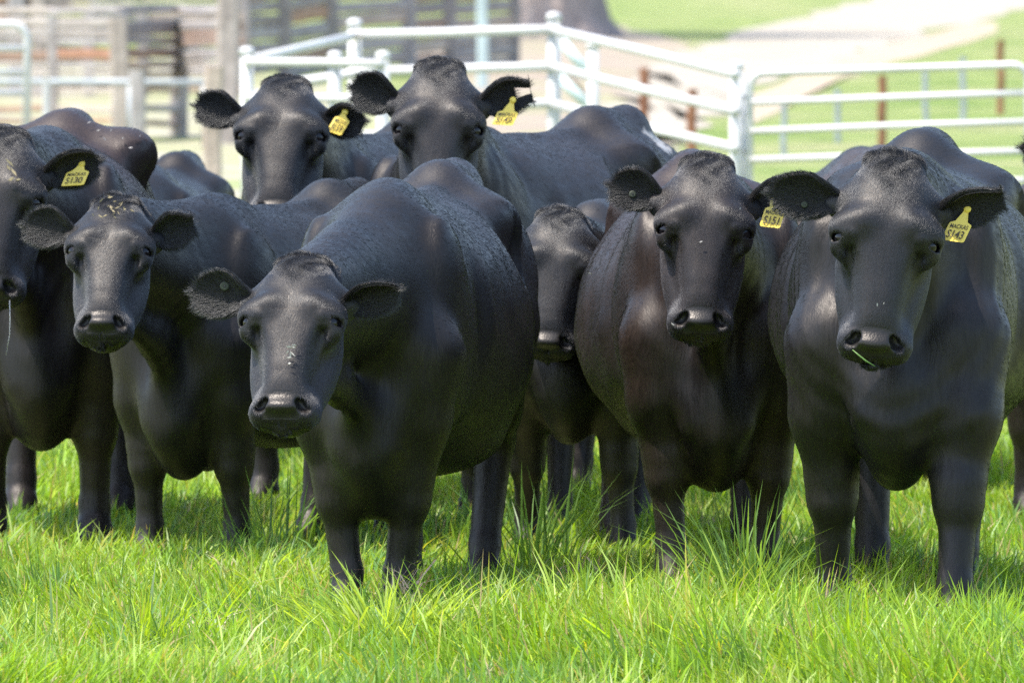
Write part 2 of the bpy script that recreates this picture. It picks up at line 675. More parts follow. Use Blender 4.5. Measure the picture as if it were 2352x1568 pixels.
class Cow:
    """all lengths in metres in the animal's own frame: it faces -Y, its left is +X"""

    def __init__(self, s=1.0, bw=1.0, head=None, hs=1.0, basis=None, legs=None, headless=False, deep=0.0, hook=(.165, 1.085), hw=1.0):
        self.deep, self.hook, self.hw = deep, hook, hw
        self.s, self.bw, self.hs = s, bw, hs
        self.P = np.asarray(head, float)            # poll
        self.B = np.asarray(basis, float)           # rows: X, A (down the face), N (out of the face)
        self.legs = legs or {}
        self.headless = headless
        self.prims = self.build()

    def hq(self, p):
        return (p - self.P) @ self.B.T / self.hs / np.array([self.hw, 1, 1])

    def hp(self, q):
        return self.P + (np.asarray(q, float) * np.array([self.hw, 1, 1]) * self.hs) @ self.B

    def build(self):
        s, bw = self.s, self.bw
        L = []

        def add(fn, c, R, k, op='u'):
            L.append((fn, np.asarray(c, float), R, k, op))

        def S(v):
            v = np.asarray(v, float) * s
            v[0] *= bw
            return v

        def body(p):
            q = p / s
            return s * sd_loft(q[:, 1], q[:, 0] / bw, q[:, 2], (-.12, 1.55), TW, TT, TB, 0.44, TE, TD, -self.deep)
        add(body, S((0, .7, .8)), 1.3 * s, .02)

        def cap(a, b, r1, r2, k, sx=1.0):
            a, b = S(a), S(b)
            add(lambda p: sd_cap(p, a, b, r1 * s, r2 * s, sx), (a + b) / 2, np.linalg.norm(b - a) / 2 + max(r1, r2) * s * max(1, sx) , k * s)

        def ell(c, r, k, rot=None, op='u'):
            c2 = S(c)
            r2 = np.asarray(r) * s
            add(lambda p: sd_ell(p, c2, r2, rot), c2, max(r2), k * s, op)
        cap((0, .08, 1.145), (0, .36, 1.16), .05, .05, .07)              # withers
        cap((0, .36, 1.155), (0, 1.15, 1.16), .035, .035, .05)          # backbone
        cap((0, 1.16, 1.19), (0, 1.40, 1.205), .05, .05, .11)           # sacrum
        cap((0, 1.40, 1.205), (0, 1.52, 1.13), .05, .045, .06)
        for sg in (-1, 1):
            cap((0, 1.16, 1.15), (self.hook[0] * .8 * sg, 1.12, self.hook[1] - .025), .05, .05, .12)
            ell((self.hook[0] * sg, 1.12, self.hook[1]), (.06, .085, .05), .13)        # hooks
            ell((.10 * sg, 1.50, 1.09), (.045, .05, .05), .07)          # pins
            ell((.182 * sg, .13, .84), (.065, .14, .30), .10, rotx(.22))  # shoulder blade
            ell((.150 * sg, -.065, .72), (.065, .07, .13), .14)         # point of the shoulder
            ell((.15 * sg, 1.30, .86), (.115, .20, .29), .07)           # thigh
            lf = self.legs.get('fl' if sg > 0 else 'fr', (0, 0))
            lh = self.legs.get('hl' if sg > 0 else 'hr', (0, 0))
            fx, fy = lf
            cap((.160 * sg, -.02, .74), (.160 * sg + fx * .35, -.01 + fy * .35, .56), .108, .088, .06)
            cap((.160 * sg + fx * .35, -.01 + fy * .35, .56), (.15 * sg + fx * .65, .02 + fy * .65, .36), .088, .060, .05)
            cap((.15 * sg + fx * .65, .012 + fy * .65, .38), (.15 * sg + fx * .66, .008 + fy * .66, .33), .060, .057, .04)
            cap((.15 * sg + fx * .66, .015 + fy * .66, .33), (.148 * sg + fx, .03 + fy, .13), .051, .042, .03)
            cap((.148 * sg + fx, .03 + fy, .13), (.148 * sg + fx, .01 + fy, .04), .046, .05, .02)
            cap((.148 * sg + fx, .0 + fy, .05), (.148 * sg + fx, -.03 + fy, .03), .052, .04, .02)
            hx, hy = lh
            cap((.155 * sg, 1.20, .76), (.16 * sg + hx * .5, 1.36 + hy * .5, .53), .13, .075, .07)
            cap((.16 * sg + hx * .5, 1.36 + hy * .5, .53), (.15 * sg + hx * .65, 1.44 + hy * .65, .44), .075, .06, .04)
            cap((.15 * sg + hx * .65, 1.44 + hy * .65, .44), (.148 * sg + hx, 1.37 + hy, .13), .058, .044, .03)
            cap((.148 * sg + hx, 1.37 + hy, .13), (.148 * sg + hx, 1.34 + hy, .04), .046, .05, .02)
            cap((.148 * sg + hx, 1.33 + hy, .05), (.148 * sg + hx, 1.30 + hy, .03), .052, .04, .02)
        for sg in (-1, 1):
            ga, gb = S((.290 * sg, .37, 1.0)), S((.292 * sg, .29, .60))
            add(lambda p, ga=ga, gb=gb: sd_cap(p, ga, gb, .030 * s, .030 * s), (ga + gb) / 2, .28 * s, .07 * s, 's')
        for sg in (-1, 1):
            ell((.292 * sg, .98, 1.03), (.05, .14, .08), .13, None, 's')
        ell((0, -.085, .50 - self.deep), (.085, .12, .18), .09)                     # brisket
        cap((0, -.135, .56 - self.deep), (0, -.03, .345 - self.deep), .065, .055, .05)
        cap((0, -.13, .46 - self.deep), (0, .15, .37 - self.deep), .05, .06, .09)               # keel of the brisket
        ell((0, .80, .47 - self.deep), (.22, .32, .10), .09)                         # belly
        cap((0, 1.53, 1.12), (0, 1.60, .80), .035, .024, .03)            # tail
        cap((0, 1.60, .80), (0, 1.60, .45), .024, .035, .02)
        if self.headless:
            cap((0, .1, 1.0), (0, -.45, .75), .2, .12, .12, .75)
            return L
        hq, hp, hs = self.hq, self.hp, self.hs
        # neck
        nb = hp((0, .09, -.13))
        cr = hp((0, .01, -.075))
        th = hp((0, .25, -.19))
        wa, wb, wc = S((0, .10, .94)), S((0, .24, 1.11)), S((0, -.10, .58 - self.deep))
        R = 1.0

        def seg(a, b, r1, r2, k, sx=1.0):
            add(lambda p: sd_cap(p, a, b, r1, r2, sx), (a + b) / 2, np.linalg.norm(b - a) / 2 + max(r1, r2), k)
        seg(nb, wa, .105 * hs, .21 * s, .09, .8)
        seg(cr, wb, .06 * hs, .09 * s, .08)
        md = (th + wc) / 2 + np.array([0, .05, .03])
        seg(th, md, .05 * hs, .042 * s, .06, .7)
        for sg in (-1, 1):
            seg(S((.125 * sg, -.085, .78)), S((.06 * sg, -.145, .50 - self.deep)), .035 * s, .03 * s, .05)
        seg(md, wc, .042 * s, .06 * s, .06, .7)
        # head
        hc = hp((0, .24, -.06))
        HR = .34 * hs

        def hadd(fn, k, op='u', c=None, R=None):
            add(lambda p: fn(hq(p)) * hs, hc if c is None else hp(c), HR if R is None else R * hs, k * hs, op)
        hadd(lambda q: sd_loft(q[:, 1], q[:, 0], q[:, 2], (-.02, .475), HW, HF, HB, .55, 2.6, 2.3), .05)
        hadd(lambda q: sd_loft(q[:, 1], q[:, 0], q[:, 2], (.10, .445), JW, JF, JB, .55, 2.2, 2.2), .02)
        hadd(lambda q: sd_ell(q, (0, .437, -.048), (.080, .052, .050)), .035)
        for sg in (-1, 1):
            hadd(lambda q, sg=sg: sd_ell(q, (.044 * sg, .450, -.044), (.040, .038, .040)), .02)
            hadd(lambda q, sg=sg: sd_ell(q, (.093 * sg, .204, .0), (.026, .042, .030)), .05)
            hadd(lambda q, sg=sg: sd_cap(q, (.060 * sg, .168, .036), (.108 * sg, .178, .010), .018, .018), .05)
            hadd(lambda q, sg=sg: sd_cap(q, (.090 * sg, .250, .008), (.112 * sg, .232, .0), .008, .010), .03)
            hadd(lambda q, sg=sg: sd_cap(q, (.080 * sg, .200, .040), (.118 * sg, .190, .010), .009, .009), .016)
            hadd(lambda q, sg=sg: sd_cap(q, (.090 * sg, .226, .028), (.116 * sg, .225, .004), .006, .006), .010)
            hadd(lambda q, sg=sg: sd_cap(q, (.06 * sg, .085, -.05), (.128 * sg, .094, -.066), .046, .030), .06)
        hadd(lambda q: sd_ell(q, (0, .444, -.010), (.056, .040, .022), rotx(.80)), .016)
        hadd(lambda q: sd_ell(q, (0, .450, -.108), (.048, .024, .028)), .018)
        for sg in (-1, 1):
            hadd(lambda q, sg=sg: sd_ell(q, (.084 * sg, .285, .020), (.012, .050, .018)), .03, 's')
            hadd(lambda q, sg=sg: sd_ell(q, (.115 * sg, .209, .022), (.016, .0115, .021), rotz3(.40 * sg)), .005, 's', (.119 * sg, .209, .018), .03)
            hadd(lambda q, sg=sg: sd_ell(q, (.046 * sg, .448, .002), (.011, .015, .022), rotx(-.75) @ rotz3(-.7 * sg)), .008, 's', (.046 * sg, .448, .002), .035)
            hadd(lambda q, sg=sg: sd_ell(q, (.055 * sg, .457, -.007), (.015, .009, .018), rotx(-.75) @ rotz3(.35 * sg)), .010, 's', (.055 * sg, .457, -.007), .03)
        hadd(lambda q: sd_ell(q, (0, .487, -.078), (.066, .005, .034)), .010, 's', (0, .487, -.078), .09)
        hadd(lambda q: sd_ell(q, (0, .475, -.030), (.0022, .020, .018)), .005, 's', (0, .475, -.03), .04)
        return L

    def f(self, p):
        d = self.f0(p)
        s = self.s
        x, y, z = (p / s).T
        flank = np.clip((np.abs(x) - .12) / .1, 0, 1) * np.clip((z - .5) / .1, 0, 1) * np.clip((1.12 - z) / .15, 0, 1) * np.clip((y - .38) / .1, 0, 1) * np.clip((1.05 - y) / .1, 0, 1)
        rib = .0010 * np.sin((y - .35 * z) * 52) * flank
        lump = .0035 * np.sin(x * 17 + 1.3 * np.sin(z * 13 + y * 5)) * np.sin(y * 14 + 2 * np.sin(z * 9)) * np.clip((z - .35) / .1, 0, 1)
        if not self.headless:
            hl = np.linalg.norm(p - self.hp((0, .24, -.06)), axis=1)
            lump = lump * np.clip((hl - .25) / .12, 0, 1)
            nk = np.exp(-((hl - .42) / .11) ** 2)
            rib = rib + .0013 * np.sin(hl * 120 + 2 * np.sin(z * 11)) * nk * np.clip((z - .4) / .1, 0, 1)
        return d + (rib + lump) * s

    def f0(self, p):
        d = np.full(len(p), 9.0)
        for fn, c, R, k, op in self.prims:
            dist = np.linalg.norm(p - c, axis=1) - R
            m = dist < (0.25 if op == 'u' else 0.03)
            if not m.any():
                continue
            v = fn(p[m])
            if op == 'u':
                d[m] = smin(d[m], v, k)
            else:
                d[m] = smax(d[m], -v, k)
        return d

    def grad(self, p, e=0.002):
        g = np.empty_like(p)
        for i in range(3):
            o = np.zeros(3)
            o[i] = e
            g[:, i] = self.f(p + o) - self.f(p - o)
        return g / (2 * e)

    def project(self, p, it=2, lim=0.006):
        for _ in range(it):
            v = self.f(p)
            g = self.grad(p)
            st = (v / np.maximum((g * g).sum(1), 0.15))[:, None] * g
            n = np.linalg.norm(st, axis=1, keepdims=True)
            st *= np.minimum(1, lim / np.maximum(n, 1e-9))
            p = p - st
        return p

    def mesh(self, h=0.0135, head_levels=1):
        """naive surface nets in a narrow band, then the head refined and projected"""
        s = self.s
        lo = np.array([-.52 * s, -.35 * s, -0.03])
        hi = np.array([.52 * s, 1.7 * s, 1.36 * s])
        if not self.headless:
            hb = np.array([self.hp(q) for q in ((.2, .56, .1), (-.2, .56, .1), (.2, -.08, -.25), (-.2, -.08, -.25), (.2, -.05, .1), (-.2, .3, -.3))])
            lo = np.minimum(lo, hb.min(0) - .03)
            hi = np.maximum(hi, hb.max(0) + .03)
        else:
            lo[1] -= .5
        C = 4
        nb = np.ceil((hi - lo) / (h * C)).astype(int) + 1
        cs = h * C
        ii = np.stack(np.meshgrid(*[np.arange(n) for n in nb], indexing='ij'), -1).reshape(-1, 3)
        fc = self.f(lo + (ii + 0.5) * cs).reshape(nb)
        act = np.abs(fc) < cs * 1.25
        sh = nb * C
        F = np.repeat(np.repeat(np.repeat(np.where(fc < 0, -1.0, 1.0), C, 0), C, 1), C, 2)
        A = np.repeat(np.repeat(np.repeat(act, C, 0), C, 1), C, 2)
        idx = np.argwhere(A)
        F[A] = self.f(lo + idx * h)
        F = F.astype(np.float32)
        ins = F < 0
        cnt = sum(ins[a:sh[0] - 1 + a, b:sh[1] - 1 + b, c:sh[2] - 1 + c].astype(np.int8) for a in (0, 1) for b in (0, 1) for c in (0, 1))
        cells = np.argwhere((cnt > 0) & (cnt < 8))
        corners = np.array([(a, b, c) for a in (0, 1) for b in (0, 1) for c in (0, 1)])
        vals = np.stack([F[tuple((cells + c).T)] for c in corners], 1)
        acc = np.zeros((len(cells), 3))
        n = np.zeros(len(cells))
        for i in range(8):
            for j in range(i + 1, 8):
                if np.abs(corners[i] - corners[j]).sum() != 1:
                    continue
                va, vb = vals[:, i], vals[:, j]
                cr = (va < 0) != (vb < 0)
                t = np.where(cr, va / np.where(cr, va - vb, 1), 0)
                acc += np.where(cr[:, None], corners[i] + t[:, None] * (corners[j] - corners[i]), 0)
                n += cr
        V = lo + (cells + acc / n[:, None]) * h
        vid = np.full(sh, -1, dtype=np.int32)
        vid[tuple(cells.T)] = np.arange(len(cells))
        quads = []
        for ax in range(3):
            o1, o2 = [(1, 2), (2, 0), (0, 1)][ax]
            a = ins
            sl0 = [slice(None)] * 3
            sl1 = [slice(None)] * 3
            sl0[ax] = slice(0, -1)
            sl1[ax] = slice(1, None)
            ch = np.argwhere(a[tuple(sl0)] != a[tuple(sl1)])
            ch = ch[(ch[:, o1] > 0) & (ch[:, o2] > 0)]
            d1 = np.zeros(3, int)
            d2 = np.zeros(3, int)
            d1[o1] = 1
            d2[o2] = 1
            q = np.stack([vid[tuple((ch - d1 - d2).T)], vid[tuple((ch - d2).T)], vid[tuple(ch.T)], vid[tuple((ch - d1).T)]], 1)
            flip = ~ins[tuple(ch.T)]
            q[flip] = q[flip][:, ::-1]
            q = q[(q >= 0).all(1)]
            quads.append(q)
        Q = np.concatenate(quads)
        V = self.project(V, 1, h)
        if not self.headless:
            for lev in range(head_levels):
                hv = self.hq(V)
                inh = (hv[:, 1] > -.05) & (hv[:, 1] < .56) & (np.abs(hv[:, 0]) < .16) & (hv[:, 2] > -.1)
                sel = inh[Q].all(1)
                V, Q = self.subdiv(V, Q, sel)
        return V, Q

    def subdiv(self, V, Q, sel):
        q = Q[sel]
        e = np.stack([q, np.roll(q, -1, 1)], -1).reshape(-1, 2)
        es = np.sort(e, 1)
        u, inv, cn = np.unique(es, axis=0, return_inverse=True, return_counts=True)
        inv = inv.ravel()
        n0 = len(V)
        mid = (V[u[:, 0]] + V[u[:, 1]]) / 2
        cen = V[q].mean(1)
        eid = inv.reshape(-1, 4) + n0
        cid = np.arange(len(q)) + n0 + len(u)
        newq = []
        for k in range(4):
            newq.append(np.stack([q[:, k], eid[:, k], cid, eid[:, k - 1]], 1))
        V2 = np.concatenate([V, mid, cen])
        border_e = np.zeros(len(V2), bool)
        border_e[n0:n0 + len(u)] = cn == 1
        mv = np.zeros(len(V2), bool)
        mv[n0:] = True
        mv &= ~border_e
        inner = np.unique(q)
        mv[inner] = True
        V2[mv] = self.project(V2[mv], 2, 0.004)
        # border faces outside keep their long edge: insert the midpoint there as a fifth corner is skipped, the midpoint lies on that edge
        return V2, np.concatenate([Q[~sel]] + newq)


E_S = [0, .10, .25, .45, .65, .80, .92, 1.0]


def ear_shape(cow, sg, el=8, fw=0, tw=0, L=.165, wide=1.0, open_tip=False, notch=False, curl=1.0):
    """cupped leaf, returned in the animal's frame. el: degrees upward, fw: forward, tw: how far the cup turns downward"""
    el, fw, tw = (math.radians(a) for a in (el, fw, tw))
    d = np.array([sg * math.cos(el) * math.cos(fw), -math.sin(el), math.sin(fw) * math.cos(el)])
    d /= np.linalg.norm(d)
    u = np.array([0, -1.0, 0])
    u = u - d * (u @ d)
    u /= np.linalg.norm(u)
    f = np.array([0, 0, 1.0])
    f = f - d * (f @ d) - u * (f @ u)
    f /= np.linalg.norm(f)
    u, f = u * math.cos(tw) + f * math.sin(tw), f * math.cos(tw) - u * math.sin(tw)
    base = np.array([sg * .106, .090, -.062])
    tip = .03 if open_tip else .006
    W = Table(E_S, [.030, .033, .046, .057, .056, .046, .034 if open_tip else .029, tip])
    PH = Table(E_S, [2.5, 2.1, 1.45, 1.05 * curl, .95 * curl, .9 * curl, .85 * curl, .8 * curl])
    ns, nt = 26, 18
    rows = []
    for i in range(ns + 1):
        s = i / ns
        w = float(W(s)) * wide
        ph = float(PH(s))
        R = w / ph
        c = base + d * (L * s) + u * (.010 * math.sin(s * math.pi)) - f * (.02 * s * s)
        row_in, row_out = [], []
        for j in range(nt + 1):
            t = -1 + 2 * j / nt
            a = ph * t
            edge = 1 - abs(t) ** 4
            th = .0040 + .006 * edge * (1 - .5 * s)
            ce, se = math.cos(a), math.sin(a)
            tipr = 0
            if s > .9 and not open_tip:
                tipr = -.02 * (abs(t) ** 2) * (s - .9) / .1
            p = c + u * (R * se) + f * (R * (1 - ce)) + d * tipr
            nrm = -u * se + f * ce
            row_in.append(p + nrm * th)
            row_out.append(p - nrm * th)
        rows.append((row_in, row_out))
    v, fcs, tvals = [], [], []
    n = nt + 1
    for (a, b) in rows:
        v += a + b
    def I(i, j, o):
        return i * 2 * n + o * n + j
    for i in range(ns):
        for j in range(nt):
            tt = abs(-1 + 2 * (j + .5) / nt)
            if notch and i / ns > .70 and tt < .30 + .25 * (i / ns - .7):
                continue
            q = [(I(i, j, 0), I(i + 1, j, 0), I(i + 1, j + 1, 0), I(i, j + 1, 0)), (I(i, j, 1), I(i, j + 1, 1), I(i + 1, j + 1, 1), I(i + 1, j, 1))]
            fcs += q
        for j in (0, nt):
            fcs.append((I(i, j, 0), I(i, j, 1), I(i + 1, j, 1), I(i + 1, j, 0)) if j == 0 else (I(i, j, 1), I(i, j, 0), I(i + 1, j, 0), I(i + 1, j, 1)))
    for j in range(nt):
        fcs.append((I(ns, j, 0), I(ns, j, 1), I(ns, j + 1, 1), I(ns, j + 1, 0)))
    fcs = np.array(fcs)
    if sg < 0:
        fcs = fcs[:, ::-1]
    V = cow.hp(np.array(v))
    outer = np.tile(np.concatenate([np.zeros(n), np.ones(n)]), ns + 1)
    sv = np.repeat(np.arange(ns + 1) / ns, 2 * n)
    tv = np.tile(np.linspace(-1, 1, n), 2 * (ns + 1))
    dirw = d @ cow.B
    return V, fcs, dirw, outer, sv, tv, (u @ cow.B), (f @ cow.B)


def face_normals(V, Q):
    a = V[Q[:, 2]] - V[Q[:, 0]]
    b = V[Q[:, 3]] - V[Q[:, 1]]
    n = np.cross(a, b)
    ar = np.linalg.norm(n, axis=1)
    return n / np.maximum(ar, 1e-12)[:, None], ar * 0.5


def add_hair(name, roots, dirs, lens, rad, mat, parent, dorsal, npts=3, droop=None):
    n = len(roots)
    hc = bpy.data.hair_curves.new(name)
    hc.add_curves([npts] * n)
    t = np.linspace(0, 1, npts)
    P = roots[:, None, :] + dirs[:, None, :] * (lens[:, None] * t)[:, :, None]
    if droop is not None:
        P += droop[:, None, :] * (lens[:, None] * t * t)[:, :, None]
    hc.attributes['position'].data.foreach_set('vector', P.astype(np.float32).ravel())
    ra = hc.attributes.get('radius') or hc.attributes.new('radius', 'FLOAT', 'POINT')
    rr = rad[:, None] * np.array([1.0, .8, .25] if npts == 3 else np.linspace(1, .25, npts))
    ra.data.foreach_set('value', rr.astype(np.float32).ravel())
    da = hc.attributes.new('dorsal', 'FLOAT', 'CURVE')
    da.data.foreach_set('value', dorsal.astype(np.float32))
    hc.materials.append(mat)
    return link(bpy.data.objects.new(name, hc), parent)


COWS = {}


def make_cow(key, label, d_front, px_front, yaw, s, poll, tilt, hyaw, roll, hs, ears, bw=1.0, deep=0.0, hw=1.0, hook=(.165, 1.085), legs=None, tint=(0.020, 0.016, 0.0155), back=(0.02, 0.02, 0.022),
             levels=1, hair=1.0, headless=False, dark_back=0.0, tuft=1.0, h=0.0135, white=None):
    """px_front / d_front: where the middle of the forefeet stands; poll: (px, py, d) of the top of the head; angles in degrees"""
    loc = ground(px_front, d_front)
    rz = -math.radians(yaw)
    root = empty('cow', loc, rz)
    tag(root, label, 'cow', 'black cattle standing in the paddock')
    Rw = Matrix.Rotation(rz, 3, 'Z')
    Rl = np.array(Rw.transposed())
    if headless:
        P, basis = np.zeros(3), np.eye(3)
    else:
        pw = at(*poll)
        P = np.array(Rw.transposed() @ (pw - loc))
        t, y, r = math.radians(tilt), math.radians(hyaw), -math.radians(roll)
        A = Vector((0, -math.sin(t), -math.cos(t)))
        Nn = Vector((0, -math.cos(t), math.sin(t)))
        X = Vector((1, 0, 0))
        Rm = Matrix.Rotation(r, 3, 'Y') @ Matrix.Rotation(y, 3, 'Z')
        basis = np.array([Rw.transposed() @ (Rm @ v) for v in (X, A, Nn)])
    cow = Cow(s, bw, P, hs, basis, legs, headless, deep, hook, hw)
    V, Q = cow.mesh(h, levels)
    nbody = len(V)
    hv0 = cow.hq(V) if not headless else np.full_like(V, 9.0)
    earfac = np.zeros(nbody)
    ears_info = []
    for sg, kw in (ears or {}).items():
        ev, ef, ed, outer, sv, tv, eu, eface = ear_shape(cow, sg, **kw)
        ears_info.append((len(V), len(ev), ed, outer, sv, tv, eu, eface, sg))
        Q = np.concatenate([Q, ef + len(V)])
        V = np.concatenate([V, ev])
        earfac = np.concatenate([earfac, np.where(outer > 0.5, 0.3, 1.0)])
    mats = coat_material('coat_' + key, tint, back), fur_material('fur_' + key, tint, back)
    body = mesh_np('body', V, [Q], mats[0], root)
    me = body.data
    # zones used by the coat material: the bare nose pad, the upper back with its separate tint, the ears
    pad = np.zeros(len(V))
    if not headless:
        q = hv0
        px_ = np.abs(q[:, 0])
        pad[:nbody] = ((q[:, 1] - .45 * q[:, 2] > .412 + .5 * np.maximum(px_ - .02, 0)) & (q[:, 1] < .483) & (px_ < .060 - .35 * np.maximum(q[:, 1] - .44, 0)) & (q[:, 2] > -.065)).astype(float)
    patch = np.zeros(len(V))
    if white:
        pw_ = project(V @ np.array(Rw).T + np.array(loc))
        for (ax_, ay_, bx_, by_, wd_) in white:
            a_, b_ = np.array([ax_, ay_]), np.array([bx_, by_])
            t_ = np.clip(((pw_ - a_) @ (b_ - a_)) / ((b_ - a_) @ (b_ - a_)), 0, 1)
            patch = np.maximum(patch, (np.linalg.norm(pw_ - a_ - t_[:, None] * (b_ - a_), axis=1) < wd_) * 1.0)
        patch *= RNG.random(len(V)) < .8
    dors = np.zeros(len(V))
    zz = V[:nbody, 2] / s
    dors[:nbody] = np.clip((zz - .86) / .25, 0, 1) * (V[:nbody, 1] > .3 * s) * dark_back
    for nm, val in (('pad', pad), ('dorsal', dors), ('ear', earfac), ('patch', patch)):
        at_ = me.attributes.new(nm, 'FLOAT', 'POINT')
        at_.data.foreach_set('value', val.astype(np.float32))
    # eyes
    if not headless:
        for sg in (-1, 1):
            c = cow.hp((sg * .1000, .208, .0155))
            mb = MB()
            rr = .0235 * hs
            n1, n2 = 14, 10
            vs, fs = [], []
            for i in range(n2 + 1):
                for k in range(n1):
                    th, ph = math.pi * i / n2, 2 * math.pi * k / n1
                    vs.append((c[0] + rr * math.sin(th) * math.cos(ph), c[1] + rr * math.sin(th) * math.sin(ph), c[2] + rr * math.cos(th)))
            for i in range(n2):
                for k in range(n1):
                    k2 = (k + 1) % n1
                    fs.append((i * n1 + k, (i + 1) * n1 + k, (i + 1) * n1 + k2, i * n1 + k2))
            mb.add(vs, fs)
            mb.build('eye', M_EYE, root, True)
    # coat hair
    camL = np.array(Rw.transposed() @ (Vector((0, 0, CAM_H)) - loc))
    fn, fa = face_normals(V, Q)
    fcen = V[Q].mean(1)
    view = camL - fcen
    view /= np.linalg.norm(view, axis=1, keepdims=True)
    facing = (fn * view).sum(1)
    hq = cow.hq(fcen) if not headless else np.full_like(fcen, 9.0)
    ishead = (hq[:, 1] > -.04) & (hq[:, 1] < .56) & (np.abs(hq[:, 0]) < .16) & (hq[:, 2] > -.12)
    isear = np.zeros(len(Q), bool)
    for (o, n, *_r) in ears_info:
        isear |= (Q[:, 0] >= o) & (Q[:, 0] < o + n)
    padf = pad[Q].mean(1)
    patchf = patch[Q].max(1)
    w = fa * (facing > -.35) * (1 - padf)
    rim = np.clip((.34 - facing) / .22, 0, 1)
    poll_ = ishead & (hq[:, 1] < .10)
    w *= np.where(isear, 1.0, np.where(ishead, 2.3 + .2 * np.clip((.13 - hq[:, 1]) / .13, 0, 1), np.maximum(rim, .04)))
    w *= np.where(ishead, 3.2, 1.0) * np.where(isear, 3.6, 1.0) * (fcen[:, 2] > .12)
    if not headless:
        e = np.minimum(np.linalg.norm(hq - np.array([.112, .207, .015]), axis=1), np.linalg.norm(hq - np.array([-.112, .207, .015]), axis=1))
        w *= (e > .024)
    w *= 1 - patchf
    nh = int(50000 * w.sum() * hair)
    if nh > 10:
        pick = RNG.choice(len(Q), nh, p=w / w.sum())
        r1, r2 = RNG.random((2, nh, 1))
        q4 = V[Q[pick]]
        roots = (q4[:, 0] * (1 - r1) + q4[:, 1] * r1) * (1 - r2) + (q4[:, 3] * (1 - r1) + q4[:, 2] * r1) * r2
        nn = fn[pick]
        flow = np.tile(np.array([0, .85, -.5]), (nh, 1))
        legz = np.clip((.62 * s - roots[:, 2]) / .1, 0, 1)[:, None]
        flow = flow * (1 - legz) + np.array([0, .15, -1.0]) * legz
        length = np.where(nn[:, 2] > .35, .020, .013)
        if not headless:
            h = hq[pick]
            ih = ishead[pick] & ~isear[pick]
            fx = h[:, 0] * 5.0
            fa_ = np.where(h[:, 1] > .19, 1.0, np.where((h[:, 1] < .125 - 1.1 * np.abs(h[:, 0])) & (RNG.random(nh) < .6), .9, -.8))
            hf = np.stack([fx, fa_, np.zeros(nh)], 1)
            hf = hf @ cow.B
            flow[ih] = hf[ih]
            length[ih] = .009
            pt = ih & (h[:, 1] < .120 - 1.1 * np.abs(h[:, 0]))
            tu = np.clip((.125 - 1.15 * np.abs(h[:, 0]) - h[:, 1]) / .11, 0, 1)
            length[pt] = .009 + .011 * tu[pt] * tuft
            sw = np.sin(h[:, 0] * 95 + 2.5 * np.sin(h[:, 1] * 60)) * tu * .8
            flow[pt] += (sw[:, None] * cow.B[0])[pt]
            # neck: from the head back to the shoulder
            isn = (~ih) & (~isear[pick]) & (roots[:, 1] < .1 * s)
            ndir = np.array([0, .12, .8]) * s - cow.hp((0, .1, -.1))
            ndir = ndir / np.linalg.norm(ndir)
            flow[isn] = (ndir + np.array([0, .1, -.55]))
            for (o, n, ed, outer, sv, tv, eu, ef_, sg) in ears_info:
                me_ = (Q[pick, 0] >= o) & (Q[pick, 0] < o + n)
                k = Q[pick][me_, 0] - o
                ou, tt = outer[k], tv[k]
                flow[me_] = ed + eu * (tt * .9)[:, None]
                length[me_] = np.where(ou > .5, .012, .019) * np.where(np.abs(tt) > .75, 1.1, 1.0)
        lowf = np.sin(roots[:, 0] * 37 + roots[:, 2] * 23) * np.sin(roots[:, 1] * 31 + roots[:, 2] * 29)
        flow = flow + RNG.normal(0, .13, (nh, 3)) + np.stack([lowf * .12, np.zeros(nh), np.roll(lowf, 1) * 0.0], 1)
        flow -= nn * (flow * nn).sum(1)[:, None]
        flow /= np.maximum(np.linalg.norm(flow, axis=1), 1e-6)[:, None]
        lift = RNG.uniform(.05, .15, nh)
        if not headless:
            lift[pt] += .20 * tu[pt] * tuft
            lift[isear[pick]] += .25
        dirs = flow + nn * lift[:, None]
        length = length * RNG.uniform(.7, 1.3, nh) * (.6 + .4 * s)
        rad = np.full(nh, .00034) * RNG.uniform(.7, 1.2, nh)
        dv = dors[Q[pick, 0]]
        fur = add_hair('coat_hair', roots, dirs, length, rad, mats[1], root, dv, 3, -nn * .22)
        fur['kind'] = 'stuff'
    COWS[key] = dict(root=root, cow=cow, loc=loc, Rw=Rw, ears=ears_info, V=V)
    return root


def ear(**kw):
    return kw


# -- the herd ---------------------------------------------------------
make_cow('heifer', 'small black heifer nearest the camera with reddish ear rims and no yellow tag', 24.45, 860, 9, .867,
         (690, 598, 23.75), 37, -9, 0, .925, {-1: ear(el=5, fw=6, tw=40, L=.180, wide=1.16, curl=.8), 1: ear(el=1, fw=14, tw=75, L=.155, wide=1.05)}, bw=.96, hw=1.03,
         legs={'fl': (-.075, -.02), 'fr': (.07, -.06), 'hl': (-.03, -.1), 'hr': (0, .02)}, levels=2, tint=(.026, .021, .020), tuft=1.2, back=(.03, .028, .031), dark_back=.8)
make_cow('right', 'large black cow at the right with a blade of grass in its mouth', 24.0, 2062, 5.5, .937,
         (2055, 372, 23.7), 20, -3, -6, 1.0, {-1: ear(el=-3, fw=4, tw=34, wide=1.05, curl=.85, L=.188), 1: ear(el=10, fw=12, tw=62, open_tip=True, wide=1.1)}, bw=1.14, deep=-.075,
         legs={'fl': (-.01, -.20), 'fr': (.0, .03), 'hl': (-.06, -.1), 'hr': (.02, 0)}, levels=2, tint=(.018, .0155, .0155), tuft=1.2, back=(.022, .023, .027), dark_back=.6)
